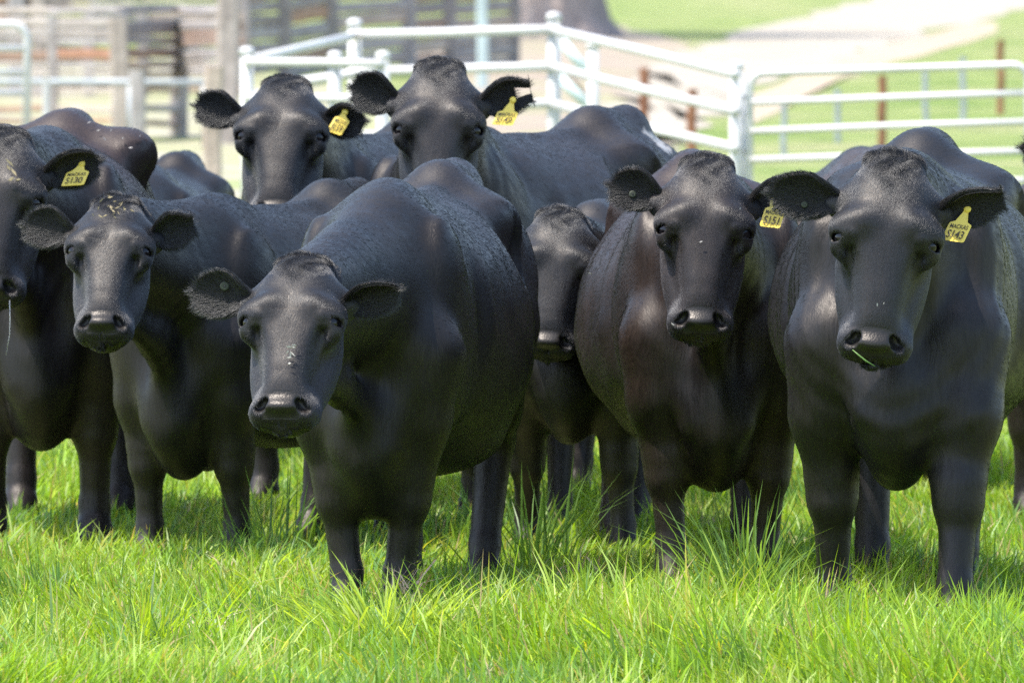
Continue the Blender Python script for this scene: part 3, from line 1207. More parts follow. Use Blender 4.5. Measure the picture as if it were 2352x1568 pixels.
make_cow('broad', 'broad bellied brown tinted black cow whose yellow tag is half hidden by another ear', 25.5, 1645, -2, .865,
         (1625, 374, 25.0), 26, 0, -3, .955, {-1: ear(el=12, fw=4, tw=32, wide=1.05, curl=.85), 1: ear(el=17, fw=8, tw=55, wide=1.1)}, bw=1.14, hw=.97,
         legs={'fl': (-.02, 0), 'fr': (.03, -.06), 'hl': (0, 0), 'hr': (-.06, .05)}, levels=2, tint=(.042, .027, .020), back=(.045, .028, .026), dark_back=.8)
make_cow('young', 'young black animal with straw in its curly poll hair and both ears bare', 26.4, 432, 23, .79,
         (265, 460, 25.95), 41, -4, -1, .90, {-1: ear(el=8, fw=6, tw=40, L=.182, curl=.85, wide=1.12), 1: ear(el=10, fw=12, tw=60, L=.14, open_tip=True, wide=1.1)}, bw=1.0, hw=.955,
         legs={'fl': (.02, .0), 'fr': (.0, -.02)}, levels=2, tint=(.020, .017, .016), tuft=1.5, back=(.024, .025, .028), dark_back=.6)
make_cow('tall', 'tall black cow standing highest, with a notched ear and white patch on its rump', 28.0, 985, 26, .92,
         (1010, 152, 27.6), 26, 0, -1, .985, {-1: ear(el=15, fw=2, tw=38, wide=1.12, curl=.85), 1: ear(el=13, fw=4, tw=45, open_tip=True, notch=True, wide=1.1)}, bw=1.0, hw=.97,
         levels=1, tint=(.022, .018, .019), back=(.030, .027, .030), dark_back=.8, hair=.8, white=[(1482, 303, 1512, 322, 5), (1508, 322, 1536, 346, 7)])
make_cow('rear', 'black cow behind, looking over a back with its tagged ear tucked behind another ear', 28.9, 700, 18, .90,
         (655, 186, 28.5), 36, -3, -1, 1.0, {-1: ear(el=12, fw=2, tw=44, curl=.85), 1: ear(el=-10, fw=8, tw=55, L=.13)},
         levels=1, tint=(.020, .017, .017), back=(.026, .025, .028), dark_back=.6, hair=.8)
make_cow('hidden', 'calf peering out between the heifer and the broad cow, only its face showing', 26.6, 1308, 5, .74,
         (1287, 492, 26.5), 28, -3, -4, .83, {-1: ear(el=-6, fw=-40, tw=20, L=.13), 1: ear(el=-6, fw=-40, tw=20, L=.13)},
         deep=-.13, legs={'fl': (.05, -.05), 'fr': (-.03, .25)}, levels=1, hw=1.04, tint=(.026, .023, .021), back=(.03, .03, .034), dark_back=.6, hair=.9)
make_cow('edge', 'brown backed black cow cut off at the left edge, saliva hanging from its nose', 27.1, 96, 1, .925,
         (4, 312, 26.6), 25, -4, -1, .97, {-1: ear(), 1: ear(el=10, fw=8, tw=55, wide=1.15, L=.175)}, bw=1.04, hook=(.20, 1.14),
         levels=1, tint=(.030, .022, .020), back=(.050, .034, .031), dark_back=1.0, hair=.9)
make_cow('low', 'small black animal whose low dark back shows behind the brown backed cow', 31.0, 318, 6, .76,
         (240, 480, 30.5), 30, 0, 0, .8, {}, levels=0, hair=.3, h=.02)
make_cow('brown', 'brownish cow facing away behind, just its rounded rump showing', 30.5, 1968, 178, .82,
         (1960, 700, 32.5), 40, 180, 0, .9, {}, levels=0, hair=.4, tint=(.05, .038, .033), back=(.06, .045, .04), dark_back=1.0, h=.018)
make_cow('outside', 'cow at the right edge, only a strip of brown flank and an ear tip showing', 28.3, 2455, 4, .80,
         (2560, 270, 26.9), 24, 0, 0, .95, {-1: ear(el=6, fw=3, tw=30)}, levels=0, hair=.5, tint=(.035, .026, .022), back=(.05, .038, .034), dark_back=1.0, h=.018)


# ------------------------------------------------------------------ ear tags, ear buttons, small things on the cattle
def cow_world(key):
    c = COWS[key]
    return c['V'] @ np.array(c['Rw']).T + np.array(c['loc'])


def ear_depth(key, px, py, rad=25, whole=False):
    c = COWS[key]
    W = cow_world(key)
    if not whole:
        idx = np.concatenate([np.arange(o, o + n) for (o, n, *_r) in c['ears']])
        W = W[idx]
    p = project(W)
    d = np.hypot(p[:, 0] - px, p[:, 1] - py)
    m = d < rad
    if not m.any():
        m = d <= d.min() + 1
    return float(W[m, 1].min())


def text_mesh(body, mat, parent, name, place, size):
    cu = bpy.data.curves.new(name, 'FONT')
    cu.body = body
    cu.size = 1.0
    cu.align_x, cu.align_y = 'CENTER', 'CENTER'
    cu.extrude = 0.0
    cu.offset = 0.012
    tmp = bpy.data.objects.new('tmp_text', cu)
    COL.objects.link(tmp)
    dg = bpy.context.evaluated_depsgraph_get()
    dg.update()
    me = bpy.data.meshes.new_from_object(tmp.evaluated_get(dg))
    bpy.data.objects.remove(tmp, do_unlink=True)
    bpy.data.curves.remove(cu)
    co = np.array([v.co for v in me.vertices])
    w = co[:, 0].max() - co[:, 0].min()
    h = co[:, 1].max() - co[:, 1].min()
    co[:, 0] = (co[:, 0] - (co[:, 0].max() + co[:, 0].min()) / 2) / w
    co[:, 1] = (co[:, 1] - (co[:, 1].max() + co[:, 1].min()) / 2) / h
    for v, c in zip(me.vertices, co):
        v.co = place(c[0] * size[0], c[1] * size[1])
    me.materials.clear()
    me.materials.append(mat)
    me.update()
    return link(bpy.data.objects.new(name, me), parent)


def ear_tag(key, label, TL, TR, BL, neck, lines):
    d = ear_depth(key, (TL[0] + TR[0]) / 2, (TL[1] + BL[1]) / 2, 34) - .006
    p0, p1, p2, pn = (at(p[0], p[1], d - k) for p, k in ((TL, 0.0), (TR, 0.004), (BL, .012), (neck, -.004)))
    root = empty('ear_tag', pn)
    tag(root, label, 'ear tag', 'yellow ear tags of the cattle')
    u, v = p1 - p0, p2 - p0
    nrm = v.cross(u).normalized()
    if nrm.y > 0:
        nrm = -nrm
    nk = pn - p0
    # outline in (u, v) shares, neck on top, rounded bottom corners
    un = (nk.dot(u) * v.dot(v) - nk.dot(v) * u.dot(v)) / (u.dot(u) * v.dot(v) - u.dot(v) ** 2)
    vn = (nk.dot(v) * u.dot(u) - nk.dot(u) * u.dot(v)) / (u.dot(u) * v.dot(v) - u.dot(v) ** 2)
    out = [(0.03, -.01), (0, .06), (0, .90), (.03, .97), (.10, 1.0), (.90, 1.0), (.97, .97), (1, .90), (1, .06), (.97, -.01),
           (.78, -.10), (un + .17, vn * .55), (un + .12, vn * .75), (un + .12, vn), (un, vn * 1.06), (un - .12, vn), (un - .12, vn * .75), (un - .17, vn * .55), (.22, -.10)]
    def bow(a, b):
        return nrm * (.004 * (1 - (2 * a - 1) ** 2))
    n = len(out)
    vs = [p0 + u * a + v * b + bow(a, b) - pn for a, b in out] + [p0 + u * a + v * b + bow(a, b) - nrm * .0022 - pn for a, b in out]
    mid = (.5, .5)
    fs = [tuple(range(n)), tuple(reversed(range(n, 2 * n)))] + [(i, n + i, n + (i + 1) % n, (i + 1) % n) for i in range(n)]
    mb = MB()
    mb.add(vs, fs)
    mb.build('tag_panel', M_TAG, root)
    mb = MB()
    mb.tube([nrm * -.004, nrm * .003, nrm * .006], [.009, .009, .005], 12)
    mb.build('pin_head', M_TAG, root, False)
    def place(cx, cy):
        def f(x, y):
            a, b = cx + x, cy - y
            return p0 + u * a + v * b + bow(a, b) + nrm * .0012 - pn
        return f
    text_mesh(lines[0], M_INK, root, 'lettering', place(.5, .19), (.80, .24))
    text_mesh(lines[1], M_INK, root, 'number', place(.49, .63), (.74, .44))
    return root


ear_tag('right', 'yellow ear tag numbered S143, on the cow with grass in its mouth', (2181, 510), (2232, 518), (2162, 550), (2222, 480), ('MACKAS', 'S143'))
ear_tag('tall', 'yellow ear tag numbered S149, hanging from the notched ear of the tallest cow', (1143, 257), (1191, 260), (1129, 286), (1178, 230), ('MACKAS', 'S149'))
ear_tag('broad', 'yellow ear tag numbered S151, half hidden by the neighbouring black ear', (1757, 478), (1804, 484), (1744, 519), (1780, 452), ('MACKAS', 'S151'))
ear_tag('edge', 'yellow ear tag numbered S130, on the cow cut off at the left edge', (153, 397), (205, 394), (140, 428), (188, 376), ('MACKAS', 'S130'))
ear_tag('rear', 'small yellow ear tag seen aslant between two overlapping black ears', (770, 268), (803, 280), (750, 300), (792, 258), ('MACKAS', 'S159'))


def ear_button(key, px, py, label, r):
    d = ear_depth(key, px, py, 10) - .003
    p = at(px, py, d)
    root = empty('ear_button', p)
    tag(root, label, 'ear button', 'round ear buttons')
    mb = MB()
    q = Vector((0, -1, .1)).normalized()
    mb.tube([q * -.006, q * .002, q * .004], [r, r, r * .75], 16)
    mb.build('disc', M_BUTTON, root)
    mb = MB()
    mb.tube([q * .003, q * .006], [r * .3, r * .2], 10)
    mb.build('stud', M_HOOF, root)


ear_button('heifer', 516, 657, 'pale green round button in the nearest heifer\'s reddish rimmed ear', .011)
ear_button('right', 1848, 470, 'dull round button in the ear of the cow with grass in its mouth', .008)
ear_button('broad', 1453, 446, 'yellowish round button in the ear of the broad bellied cow', .009)

# blade of grass in the mouth of the cow at the right, saliva, chaff
d = ear_depth('right', 1985, 812, 16, True)
mb = MB()
mb.tube([at(1958, 803, d - .004), at(1972, 815, d - .012), at(1988, 828, d - .014), at(2010, 841, d - .01)], [.0010, .0018, .0021, .0010], 6)
M_FRESH = plain('fresh_leaf', (0.12, 0.22, 0.05), 0.5)
o = mb.build('grass_stalk', M_FRESH, None, True)
tag(o, 'single green stalk of grass sticking out of the right cow\'s mouth', 'grass')
d = ear_depth('edge', 22, 700, 20, True)
mb = MB()
mb.tube([at(22, 690, d), at(23, 730, d - .01), at(22, 770, d - .01), at(14, 815, d - .005)], [.0009, .0008, .0006, .0004], 6)
o = mb.build('saliva_strand', M_SALIVA, COWS['edge']['root'], True)
o.matrix_parent_inverse = COWS['edge']['root'].matrix_basis.inverted()


def chaff(name, key, pts, label, size=.008, mat=None):
    """small dry flakes lying on the coat"""
    W = cow_world(key)
    pw = project(W)
    mb = MB()
    for (px, py) in pts:
        dd = np.hypot(pw[:, 0] - px, pw[:, 1] - py)
        m = dd < 14
        if not m.any():
            m = dd <= dd.min() + .5
        dep = float(W[m, 1].min()) - .008
        p = at(px, py, dep)
        a = random.uniform(0, 3.14)
        L, w = size * random.uniform(.6, 1.5), size * random.uniform(.2, .45)
        u = Vector((math.cos(a), random.uniform(-.3, .3), math.sin(a))) * L
        v = Vector((-math.sin(a), random.uniform(-.3, .3), math.cos(a))) * w
        k = Vector((0, -.002, .001))
        mb.add([p - u, p - u * .2 - v, p + u, p + u * .2 + v, p - u + k, p - u * .2 - v + k, p + u + k, p + u * .2 + v + k],
               [(3, 2, 1, 0), (4, 5, 6, 7), (0, 1, 5, 4), (1, 2, 6, 5), (2, 3, 7, 6), (3, 0, 4, 7)])
    o = mb.build(name, mat or M_CHAFF)
    return tag(o, label, kind='stuff')


M_CHAFF = plain('dry_chaff', (0.42, 0.33, 0.19), 0.8)
M_CHAFF2 = plain('pale_chaff', (0.5, 0.46, 0.42), 0.8)
rp = random.Random(3)
chaff('straw_scraps', 'young', [(262 + rp.gauss(0, 22), 482 + rp.gauss(0, 14)) for _ in range(22)], 'dry straw scraps caught in the curly poll hair of the young animal', .0055)
chaff('straw_scraps', 'edge', [(22, 374), (32, 396), (26, 412), (42, 413), (20, 386)], 'yellow straw scraps on the forehead of the cow at the left edge', .011)
chaff('straw_scraps', 'edge', [(205, 282), (262, 292), (255, 300), (226, 300), (305, 295), (322, 312), (282, 318), (300, 340), (240, 320)], 'pale flakes scattered over the brown back', .005, M_CHAFF2)
chaff('straw_scraps', 'heifer', [(668 + rp.gauss(0, 4), 822 + rp.gauss(0, 12)) for _ in range(9)], 'pale flakes on the nose bridge of the heifer', .006, M_CHAFF2)
chaff('straw_scraps', 'broad', [(1355, 628), (1700, 480), (1610, 556), (1545, 745)], 'few pale specks on the broad bellied cow', .006, M_CHAFF2)
chaff('straw_scraps', 'right', [(2030, 697), (2015, 700)], 'pale speck on the nose bridge of the cow with grass in its mouth', .004, M_CHAFF2)
# ------------------------------------------------------------------ yards behind
def post_mesh(name, px, d, top_py, w_px, mat, parent, cap=False, square=False, lean=0.0, base=None):
    g = ground(px, d)
    top = at(px, top_py, d).z
    r = w_px / FPX * d / 2
    mb = MB()
    z0 = 0.0 if base is None else base
    if square:
        mb.plank((g.x, d, z0), (g.x + lean, d, top), r * 2, r * 2, .008)
    else:
        mb.tube([(g.x, d, z0), (g.x + lean, d, top)], r, 14)
    o = mb.build(name, mat, parent, not square)
    if not square:
        for p in o.data.polygons:
            p.use_smooth = len(p.vertices) == 4
    if cap:
        mc = MB()
        mc.tube([(g.x, d, top - .012), (g.x, d, top + .012), (g.x, d, top + .026), (g.x, d, top + .032)], [r * 1.15, r * 1.15, r * .9, r * .3], 14)
        mc.build('post_cap', mat, o, True)
    return o


def pipe_rail(a, b, r, mat, parent, name='rail'):
    mb = MB()
    mb.tube([a, Vector(a).lerp(Vector(b), .5) + Vector((0, 0, random.uniform(-.004, .004))), b], r, 12)
    return mb.build(name, mat, parent, True)


# white pipe yard: posts stand at (pixel x, distance, top pixel y)
P1, P2, P3, P4 = (568, 50.0, 122), (815, 52.5, 57), (1272, 51.5, 42), (1690, 48.0, 155)
yard = empty('pipe_fence', ground(1272, 51.5))
tag(yard, 'white painted pipe fence of the cattle yard with three heavy rails', 'fence', 'white steel yard panels')


def bind(root):
    """children were built in world coordinates: keep them where they are"""
    inv = root.matrix_basis.inverted()
    for c in root.children:
        c.matrix_parent_inverse = inv


root = yard
for (px, d, t) in (P2, P3, P4):
    post_mesh('post', px, d, t, 31, M_WHITE, yard, cap=True)
for (a, b, y0, y1) in ((P2, P3, 80, 68), (P3, P4, 70, 171), (P1, P2, 140, 83)):
    for k in range(5):
        off = k * 85
        pipe_rail(at(a[0], y0 + off, a[1] - .05), at(b[0], y1 + off, b[1] - .05), .0245, M_WHITE, yard)
bind(yard)
front = empty('pipe_fence', ground(720, 49.8))
tag(front, 'short white pipe panel with three capped posts in front of the yard corner', 'fence', 'white steel yard panels')
for (px, d, t) in (P1, (770, 49.6, 132), (880, 49.4, 132)):
    post_mesh('post', px, d, t, 30, M_WHITE, front, cap=True)
for k in range(4):
    pipe_rail(at(568, 143 + k * 82, 49.95), at(880, 147 + k * 82, 49.35), .021, M_WHITE, front)
pipe_rail(at(640, 196, 50.6), at(880, 158, 50.2), .026, M_WHITE, front, 'brace')
bind(front)
inner = empty('steel_brace_panel', ground(1362, 54.0))
tag(inner, 'pale steel post with two slanting braces behind the white corner post', 'panel')
post_mesh('post', 1362, 54.0, 108, 27, M_WHITE, inner, cap=True)
pipe_rail(at(1290, 95, 54.1), at(1356, 172, 54.05), .03, M_GREENSTEEL, inner, 'brace')
pipe_rail(at(1284, 178, 54.1), at(1356, 248, 54.05), .03, M_GREENSTEEL, inner, 'brace')
bind(inner)


def pipe_gate(label, px0, px1, d0, d1, tops, rr, mat, round_l=True, round_r=True, low=620):
    g = empty('pipe_gate', ground((px0 + px1) / 2, (d0 + d1) / 2))
    tag(g, label, 'gate', 'tubular steel gates')
    # outer frame with rounded top corners
    rad = 34
    yl, yr = tops[0]
    pts = []
    pts.append(at(px0, low, d0))
    if round_l:
        for k in range(6):
            a = math.pi / 2 * k / 5
            pts.append(at(px0 + rad * (1 - math.cos(a)), yl + rad * (1 - math.sin(a)), d0))
    else:
        pts.append(at(px0, yl, d0))
    if round_r:
        for k in range(6):
            a = math.pi / 2 * (1 - k / 5)
            pts.append(at(px1 - rad * (1 - math.cos(a)), yr + rad * (1 - math.sin(a)), d1))
    else:
        pts.append(at(px1, yr, d1))
    pts.append(at(px1, low, d1))
    mb = MB()
    mb.tube(pts, rr * 1.12, 10)
    mb.build('gate_frame', mat, g, True)
    for (a, b) in tops[1:]:
        pipe_rail(at(px0, a, d0), at(px1, b, d1), rr, mat, g)
    bind(g)
    return g


pipe_gate('long white tubular gate with thin horizontal rails beside the end post', 1722, 2362, 48.0, 47.0,
          [(168, 150), (236, 214), (302, 280), (367, 347), (432, 414), (498, 480), (560, 545)], .0165, M_WHITE)
pipe_gate('white tubular gate end with a rounded corner at the left edge', -300, 62, 57.0, 57.0,
          [(57, 57), (112, 112), (166, 166), (214, 214), (300, 300)], .021, M_WHITE, low=440)
hp = empty('hinge_post', ground(1706, 48.1))
tag(hp, 'slim white hinge post between the yard end post and the long gate', 'post')
post_mesh('post', 1706, 48.15, 190, 14, M_WHITE, hp)
for t in (225, 350):
    pipe_rail(at(1690, t, 48.1), at(1722, t, 48.05), .012, M_WHITE, hp, 'hinge')
bind(hp)

# timber yard
ta = empty('timber_fence', ground(260, 75))
tag(ta, 'old weathered timber yard fence with thick posts and grey and reddish rails', 'fence', 'old timber yards')
XS = [(-70, 75.5, 10, 40), (122, 75, 36, 27), (280, 74, 40, 42), (410, 76, 92, 42), (520, 73.5, -30, 50)]
for (px, d, t, w) in XS:
    post_mesh('post', px, d, t, w, M_WOOD, ta, square=True, lean=random.uniform(-.02, .02))
ROWS = [(24, 16, M_WOOD), (58, 20, M_WOODPALE), (98, 14, M_WOOD), (128, 22, M_WOODRED), (150, 12, M_WOODPALE), (78, 14, M_WOODPALE), (170, 12, M_WOODPALE), (210, 11, M_WOODPALE), (252, 15, M_WOODPALE), (283, 12, M_WOODRED)]
for i in range(len(XS) - 1):
    a, b = XS[i], XS[i + 1]
    for (y, w, mt) in ROWS:
        if i == 3 and y > 200:
            continue
        mb = MB()
        j0, j1 = random.uniform(-5, 5), random.uniform(-5, 5)
        hgt = w / FPX * 75 * random.uniform(.85, 1.15)
        mb.plank(at(a[0] - 6, y + j0, a[1] + .12), at(b[0] + 6, y + j1 - 2, b[1] + .12), .06, hgt, .006)
        mb.build('rail', random.choice([mt, mt, mt, M_WOOD]), ta)
bind(ta)
sr = empty('steel_rail', ground(240, 72))
tag(sr, 'long pale grey steel rail running low across the timber yard', 'rail')
pipe_rail(at(-60, 188, 72.5), at(478, 190, 71.5), .024, M_GALV, sr, 'pipe')
for px in (60, 300, 470):
    post_mesh('post', px, 72.6, 190, 14, M_GALV, sr)
bind(sr)

tb = empty('timber_fence', ground(840, 104))
tag(tb, 'tall timber yard wall of thick sloping split rails behind the white fence', 'fence', 'old timber yards')
XB = [(528, 100, -60, 42), (655, 101, -60, 31), (763, 102, -60, 35), (940, 104, -60, 37), (1035, 105, -60, 33), (1180, 107, -60, 26)]
for (px, d, t, w) in XB:
    post_mesh('post', px, d, t, w, M_WOOD, tb, square=True, lean=random.uniform(-.02, .02))
for i in range(len(XB) - 1):
    a, b = XB[i], XB[i + 1]
    y = -46.0
    while y < (185 if i < 3 else 155):
        w = random.uniform(22, 33)
        mb = MB()
        s0, s1 = random.uniform(-4, 4) + 8, random.uniform(-4, 4) - 9
        if i >= 3:
            s0, s1 = s0 * .6, s1 * .6
        mb.plank(at(a[0] - 4, y + s0, a[1] + .15), at(b[0] + 4, y + s1, b[1] + .15), .10, w / FPX * 103, .012, bev=.3)
        mb.build('rail', random.choice([M_WOODPALE, M_WOODPALE, M_WOOD, M_WOODRED]), tb)
        y += w + random.uniform(1, 7)
bind(tb)
tc_ = empty('timber_fence', ground(250, 92))
tag(tc_, 'farther row of timber rails seen through the gaps of the old yard', 'fence', 'old timber yards')
XC = [(-90, 92, -40, 30), (40, 92, -40, 40), (90, 92, -40, 34), (205, 92, 20, 26), (330, 92, 30, 28), (560, 93, -40, 30)]
for (px, d, t, w) in XC:
    post_mesh('post', px, d, t, w, M_WOOD, tc_, square=True)
for i in range(len(XC) - 1):
    a, b = XC[i], XC[i + 1]
    for y in (-22, -2, 18, 42, 68, 92, 118, 146, 205):
        mb = MB()
        mb.plank(at(a[0], y + random.uniform(-5, 5), 92.1), at(b[0], y + random.uniform(-5, 5), 92.2), .07, random.uniform(13, 22) / FPX * 92, .008)
        mb.build('rail', random.choice([M_WOODPALE, M_WOODPALE, M_WOOD, M_WOODRED]), tc_)
bind(tc_)

# single stakes and pickets
def stake(px, d, top, w, mat, label, cat='post', group=None, name='wooden_stake', lean=0.0):
    o = post_mesh(name, px, d, top, w, mat, None, square=True, lean=lean)
    tag(o, label, cat, group)
    return o


stake(485, 59.5, 152, 42, M_WOODPALE, 'pale split timber stake standing alone in front of the timber yard', lean=.02)
stake(322, 63, 163, 34, M_WOODPALE, 'pale timber stake beside a thick grey post of the old yard', lean=-.02)
stake(108, 60, 182, 15, M_WHITE, 'thin white post in front of the timber yard by the brown back', name='white_post')
stake(2025, 71, 174, 19, M_RUST, 'rusty orange post seen through the middle of the long gate', name='rusty_post')
stake(2297, 84, 92, 16, M_RUST, 'dark rusty post standing above the right end of the gate', name='rusty_post')
stake(1478, 74, 156, 22, M_RUST, 'rusty post behind the white rails beside the gravel track', name='rusty_post')
stake(1588, 70, 205, 22, M_RUST, 'shorter rusty post behind the white rails near the end post', name='rusty_post')
for px, d, t, lab in ((1800, 70, 238, 'thin grey steel picket nearest the gate hinge'), (1922, 74, 205, 'thin grey steel picket left of the rusty orange post'),
                      (2125, 74, 150, 'thin grey steel picket right of the rusty orange post'), (2210, 79, 130, 'thin grey steel picket close to the dark rusty post')):
    stake(px, d, t, 13, M_GALV, lab, 'picket', 'steel pickets behind the gate', 'steel_picket')
stake(1108, 96, -40, 26, M_GREENSTEEL, 'pale green steel post rising behind the white top rail', name='steel_post')

# big gum tree: only the trunk base is in the frame
tr = empty('gum_tree', ground(1285, 134))
tag(tr, 'thick grey brown tree trunk standing in bare dirt behind the yard', 'tree')
g = ground(1285, 134)
mb = MB()
n = 28
prof = [(-.1, 1.15), (.0, .78), (.25, .60), (.7, .53), (1.6, .50), (3.5, .46), (6, .40), (8.5, .30)]
vs, fs = [], []
for (z, r) in prof:
    for k in range(n):
        a = 2 * math.pi * k / n
        rr = r * (1 + .06 * math.sin(a * 5 + z) + .05 * math.sin(a * 3 - z * .7)) + (.12 * max(0, 1 - z / .5) * (math.sin(a * 6) > 0))
        vs.append((g.x + rr * math.cos(a) + .03 * z, g.y + rr * math.sin(a), z))
for i in range(len(prof) - 1):
    for k in range(n):
        k2 = (k + 1) % n
        fs.append((i * n + k, i * n + k2, (i + 1) * n + k2, (i + 1) * n + k))
mb.add(vs, fs)
ends = []
for k in range(6):
    a = k * 1.05
    s = Vector((g.x + .2, g.y, 6.5 + .35 * k))
    m = s + Vector((math.cos(a) * 1.2 - 2.2, math.sin(a) * 1.4, 1.6))
    e = m + Vector((math.cos(a + .3) * 1.2 - 1.8, math.sin(a + .3) * 1.6, 1.3))
    mb.tube([s, m, e], [.22, .14, .05], 8)
    ends += [m, e]
mb.build('trunk', M_BARK, tr, True)
nl = 9000
c = np.array([list(random.choice(ends)) for _ in range(nl)]) + RNG.normal(0, 1, (nl, 3)) * np.array([1.1, 1.1, .75])
ax = RNG.normal(0, 1, (nl, 3))
ax /= np.linalg.norm(ax, axis=1, keepdims=True)
bx = np.cross(ax, RNG.normal(0, 1, (nl, 3)))
bx /= np.linalg.norm(bx, axis=1, keepdims=True)
Lf = RNG.uniform(.10, .2, (nl, 1))
lv = np.stack([c - ax * Lf, c + bx * Lf * .3, c + ax * Lf, c - bx * Lf * .3], 1).reshape(-1, 3)
lf = np.arange(nl * 4).reshape(-1, 4)
crown = mesh_np('crown', lv, [lf], M_LEAF, tr, False)
ta_ = crown.data.attributes.new('tone', 'FLOAT_COLOR', 'POINT')
tone = np.repeat(np.stack([RNG.uniform(.05, .09, nl), RNG.uniform(.085, .12, nl), RNG.uniform(.03, .05, nl), np.ones(nl)], 1), 4, 0)
ta_.data.foreach_set('color', tone.astype(np.float32).ravel())
bind(tr)


# ------------------------------------------------------------------ grass
def blades(name, base, hgt, wid, lean_dir, lean, tone0, mat, label, curl=None, levels=4):
    """base (n,3); each blade a tapering ribbon bending over"""
    n = len(base)
    t = np.array([0, .38, .72, 1.0]) if levels == 4 else np.array([0, .55, 1.0])
    L = len(t)
    ld = np.stack([np.cos(lean_dir), np.sin(lean_dir), np.zeros(n)], 1)
    face = lean_dir + RNG.normal(0, 1.0, n) + math.pi / 2
    wd = np.stack([np.cos(face), np.sin(face), np.zeros(n)], 1)
    cols = []
    idx = []
    per = 2 * (L - 1) + 1
    V = np.zeros((n, per, 3))
    for k in range(L):
        a = lean[:, None] * (t[k] ** 1.6) * hgt[:, None]
        z = hgt * t[k] * np.sqrt(np.maximum(1 - (lean * .78 * t[k]) ** 2, .10))
        c = base + ld * a
        c[:, 2] += z
        if k < L - 1:
            w = wid * (1 - .55 * t[k] ** 1.5) * .5
            V[:, 2 * k] = c - wd * w[:, None]
            V[:, 2 * k + 1] = c + wd * w[:, None]
        else:
            V[:, 2 * k] = c
    o = np.arange(n)[:, None] * per
    quads = np.concatenate([o + np.array([[2 * k, 2 * k + 1, 2 * k + 3, 2 * k + 2]]) for k in range(L - 2)])
    tris = o + np.array([[2 * L - 4, 2 * L - 3, 2 * L - 2]])
    ob = mesh_np(name, V.reshape(-1, 3), [quads, tris], mat, None, True)
    tn = np.repeat(tone0[:, None, :], per, 1)
    kk = np.concatenate([np.repeat(t[:-1], 2), t[-1:]])
    tipc = np.array([1.18, 1.08, .9])
    tn = tn * (1 + (tipc - 1)[None, None, :] * kk[None, :, None])
    tn = np.concatenate([tn, np.ones((n, per, 1))], 2)
    at_ = ob.data.attributes.new('tone', 'FLOAT_COLOR', 'POINT')
    at_.data.foreach_set('color', tn.astype(np.float32).ravel())
    tag(ob, label, kind='stuff')
    return ob


PAL = np.array([1.0, 1.12, 1.25]) * np.array([(.16, .285, .075), (.19, .32, .045), (.23, .36, .024), (.27, .40, .026), (.33, .43, .05), (.38, .46, .13)])
PALW = np.array([.16, .2, .22, .2, .14, .08])


def wave(x, y):
    return .5 + .2 * np.sin(x * 2.3 + 1.1 * np.sin(y * 1.4)) + .2 * np.sin(y * 3.9 + x * 1.3 + 2) + .16 * np.sin(x * 7.1 + 2 * np.sin(y * 5.3))


def meadow(name, y0, y1, half, ncl, per, wid, hr, label, levels=4, fill=.3, leanm=.62):
    cy = RNG.uniform(y0, y1, ncl)
    cx = RNG.uniform(-1, 1, ncl) * half(cy)
    wv = wave(cx, cy)
    big = RNG.random(ncl) < .10
    ch = RNG.uniform(*hr, ncl) * (.55 + .8 * wv) * np.where(big, 1.45, 1)
    cd = RNG.uniform(0, 2 * math.pi, ncl) * .5 + 1.2 * np.sin(cx * 1.3 + cy * .9)
    # patches of yellower and of bluer grass
    w2 = .5 + .25 * np.sin(cx * 4.7 + 1.7 * np.sin(cy * 2.2)) + .25 * np.sin(cy * 5.7 - cx * 2.1)
    pick = np.where(RNG.random(ncl) < .55, np.clip((w2 * len(PAL)).astype(int), 0, len(PAL) - 1), RNG.choice(len(PAL), ncl, p=PALW))
    cc = PAL[pick] * RNG.uniform(.72, 1.22, (ncl, 1))
    cl = np.clip(RNG.normal(leanm, .22, ncl), .1, 1.0)
    n = ncl * per
    k = np.repeat(np.arange(ncl), per)
    sp = np.where(RNG.random(n) < fill, .22, .042)
    x = cx[k] + RNG.normal(0, 1, n) * sp
    y = cy[k] + RNG.normal(0, 1, n) * sp
    h = ch[k] * RNG.uniform(.4, 1.2, n) * np.interp(y, [22.4, 23.6, 24.4], [1.0, .80, .64])
    tone = cc[k] * RNG.uniform(.7, 1.25, (n, 1))
    dry = RNG.random(n) < .045
    tone[dry] = np.array([.46, .39, .22]) * RNG.uniform(.7, 1.15, (dry.sum(), 1))
    yel = RNG.random(n) < .05
    tone[yel] = np.array([.40, .42, .06])
    base = np.stack([x, y, terr(x, y) - .004], 1)
    ldir = cd[k] + RNG.normal(0, .8, n)
    lean = np.clip(cl[k] + RNG.normal(0, .25, n), .03, 1.3)
    w = wid * RNG.uniform(.5, 1.5, n)
    return blades(name, base, h, w, ldir, lean, tone, M_BLADE, label, levels=levels)


half = lambda y: 1180 / FPX * y + .55
meadow('grass', 21.3, 26.2, half, 4600, 34, .0058, (.09, .17), 'thick bright green grass in front of and around the cattle')
meadow('grass', 26.2, 33.0, half, 3000, 28, .0068, (.09, .165), 'green grass between the standing cattle', levels=3)
meadow('grass', 33.0, 52.0, lambda y: 1180 / FPX * y + .4, 3400, 18, .011, (.06, .12), 'soft green grass behind the herd', levels=3)


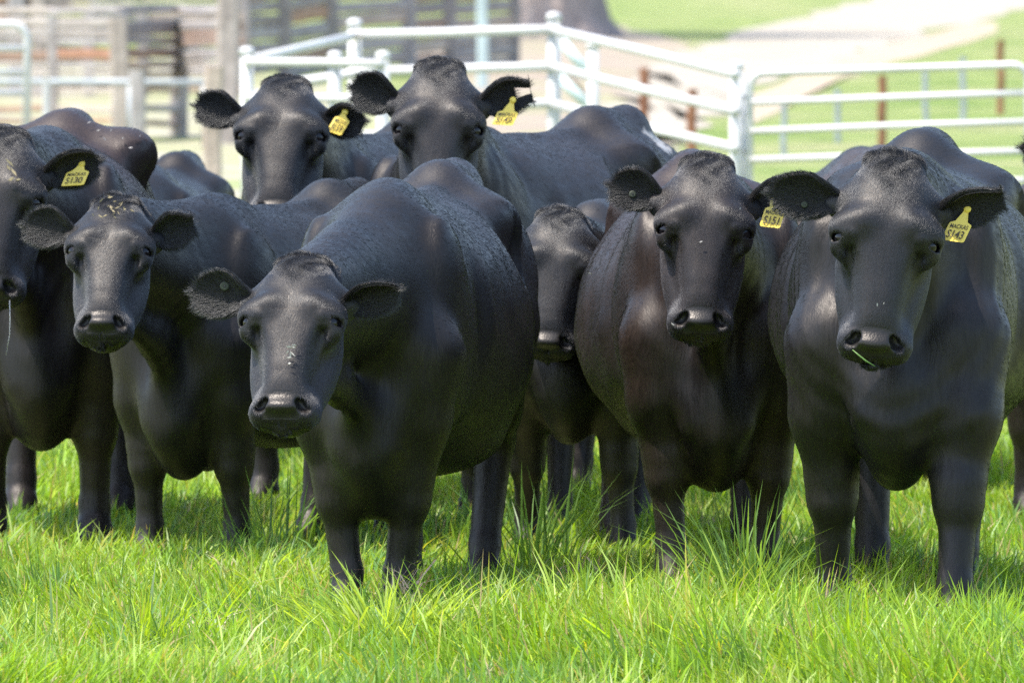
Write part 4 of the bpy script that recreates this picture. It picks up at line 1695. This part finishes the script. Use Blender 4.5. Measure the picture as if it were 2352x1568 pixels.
# one tall tussock right of the broad cow, dry stalks and straw scraps lying in the grass
def tussock(px, d, n, h0, spread, label, tone0=(.15, .28, .075), lean0=.5, wid=.006):
    g = ground(px, d)
    a = RNG.uniform(0, 2 * math.pi, n)
    r = np.minimum(np.abs(RNG.normal(0, spread, n)), 1.5 * spread)
    base = np.stack([g.x + r * np.cos(a), g.y + r * np.sin(a), np.zeros(n)], 1)
    h = h0 * RNG.uniform(.55, 1.1, n)
    tone = np.array(tone0) * RNG.uniform(.75, 1.3, (n, 1))
    o = blades('grass_tussock', base, h, wid * RNG.uniform(.7, 1.3, n), a + RNG.normal(0, .5, n), np.clip(RNG.normal(lean0, .25, n), .1, 1.2), tone, M_BLADE, None)
    del o['kind']
    tag(o, label, 'grass tussock', 'taller grass tussocks')


tussock(1715, 24.1, 130, .34, .07, 'tall grass tussock between the two cows on the right')
tussock(1225, 25.9, 70, .30, .07, 'grey green tussock beneath the half hidden calf')
tussock(620, 26.3, 60, .27, .08, 'dark tussock in the shade between the young animal and the heifer')


tussock(880, 22.75, 260, .27, .12, 'pale leaning tussock at the bottom of the frame in front of the heifer', (.30, .44, .07), .85, .0065)
tussock(330, 22.7, 200, .22, .12, 'fresh green tussock in the left foreground', (.27, .42, .04), .6, .0065)
tussock(2270, 22.8, 200, .21, .11, 'fresh green tussock in the right foreground', (.24, .40, .035), .55, .0065)
tussock(1500, 22.9, 180, .20, .09, 'yellow green tussock in the middle foreground', (.32, .43, .06), .8, .006)


def straw(name, px, d, n, spread, L, label, z=.06, tone=(.55, .44, .30)):
    g = ground(px, d)
    base = np.stack([g.x + RNG.normal(0, spread, n), g.y + RNG.normal(0, spread, n), RNG.uniform(.3, 1, n) * z], 1)
    t = np.array(tone) * RNG.uniform(.75, 1.25, (n, 1))
    return blades(name, base, L * RNG.uniform(.5, 1.2, n), .006 * RNG.uniform(.6, 1.3, n), RNG.uniform(0, 6.28, n), RNG.uniform(.8, 1.25, n), t, M_STRAW, label, levels=3)


straw('dry_straw', 465, 23.1, 50, .045, .12, 'bleached straw clump lying in the foreground grass', .05, (.5, .43, .33))
straw('dry_straw', 935, 23.95, 22, .03, .14, 'pinkish dry stalks in front of the heifer\'s forefoot', .12, (.55, .40, .32))
straw('dry_straw', 700, 24.3, 18, .06, .10, 'dry grass scraps beside the heifer', .06)
straw('dry_straw', 1320, 25.2, 20, .06, .10, 'dry grass scraps under the calf', .07)
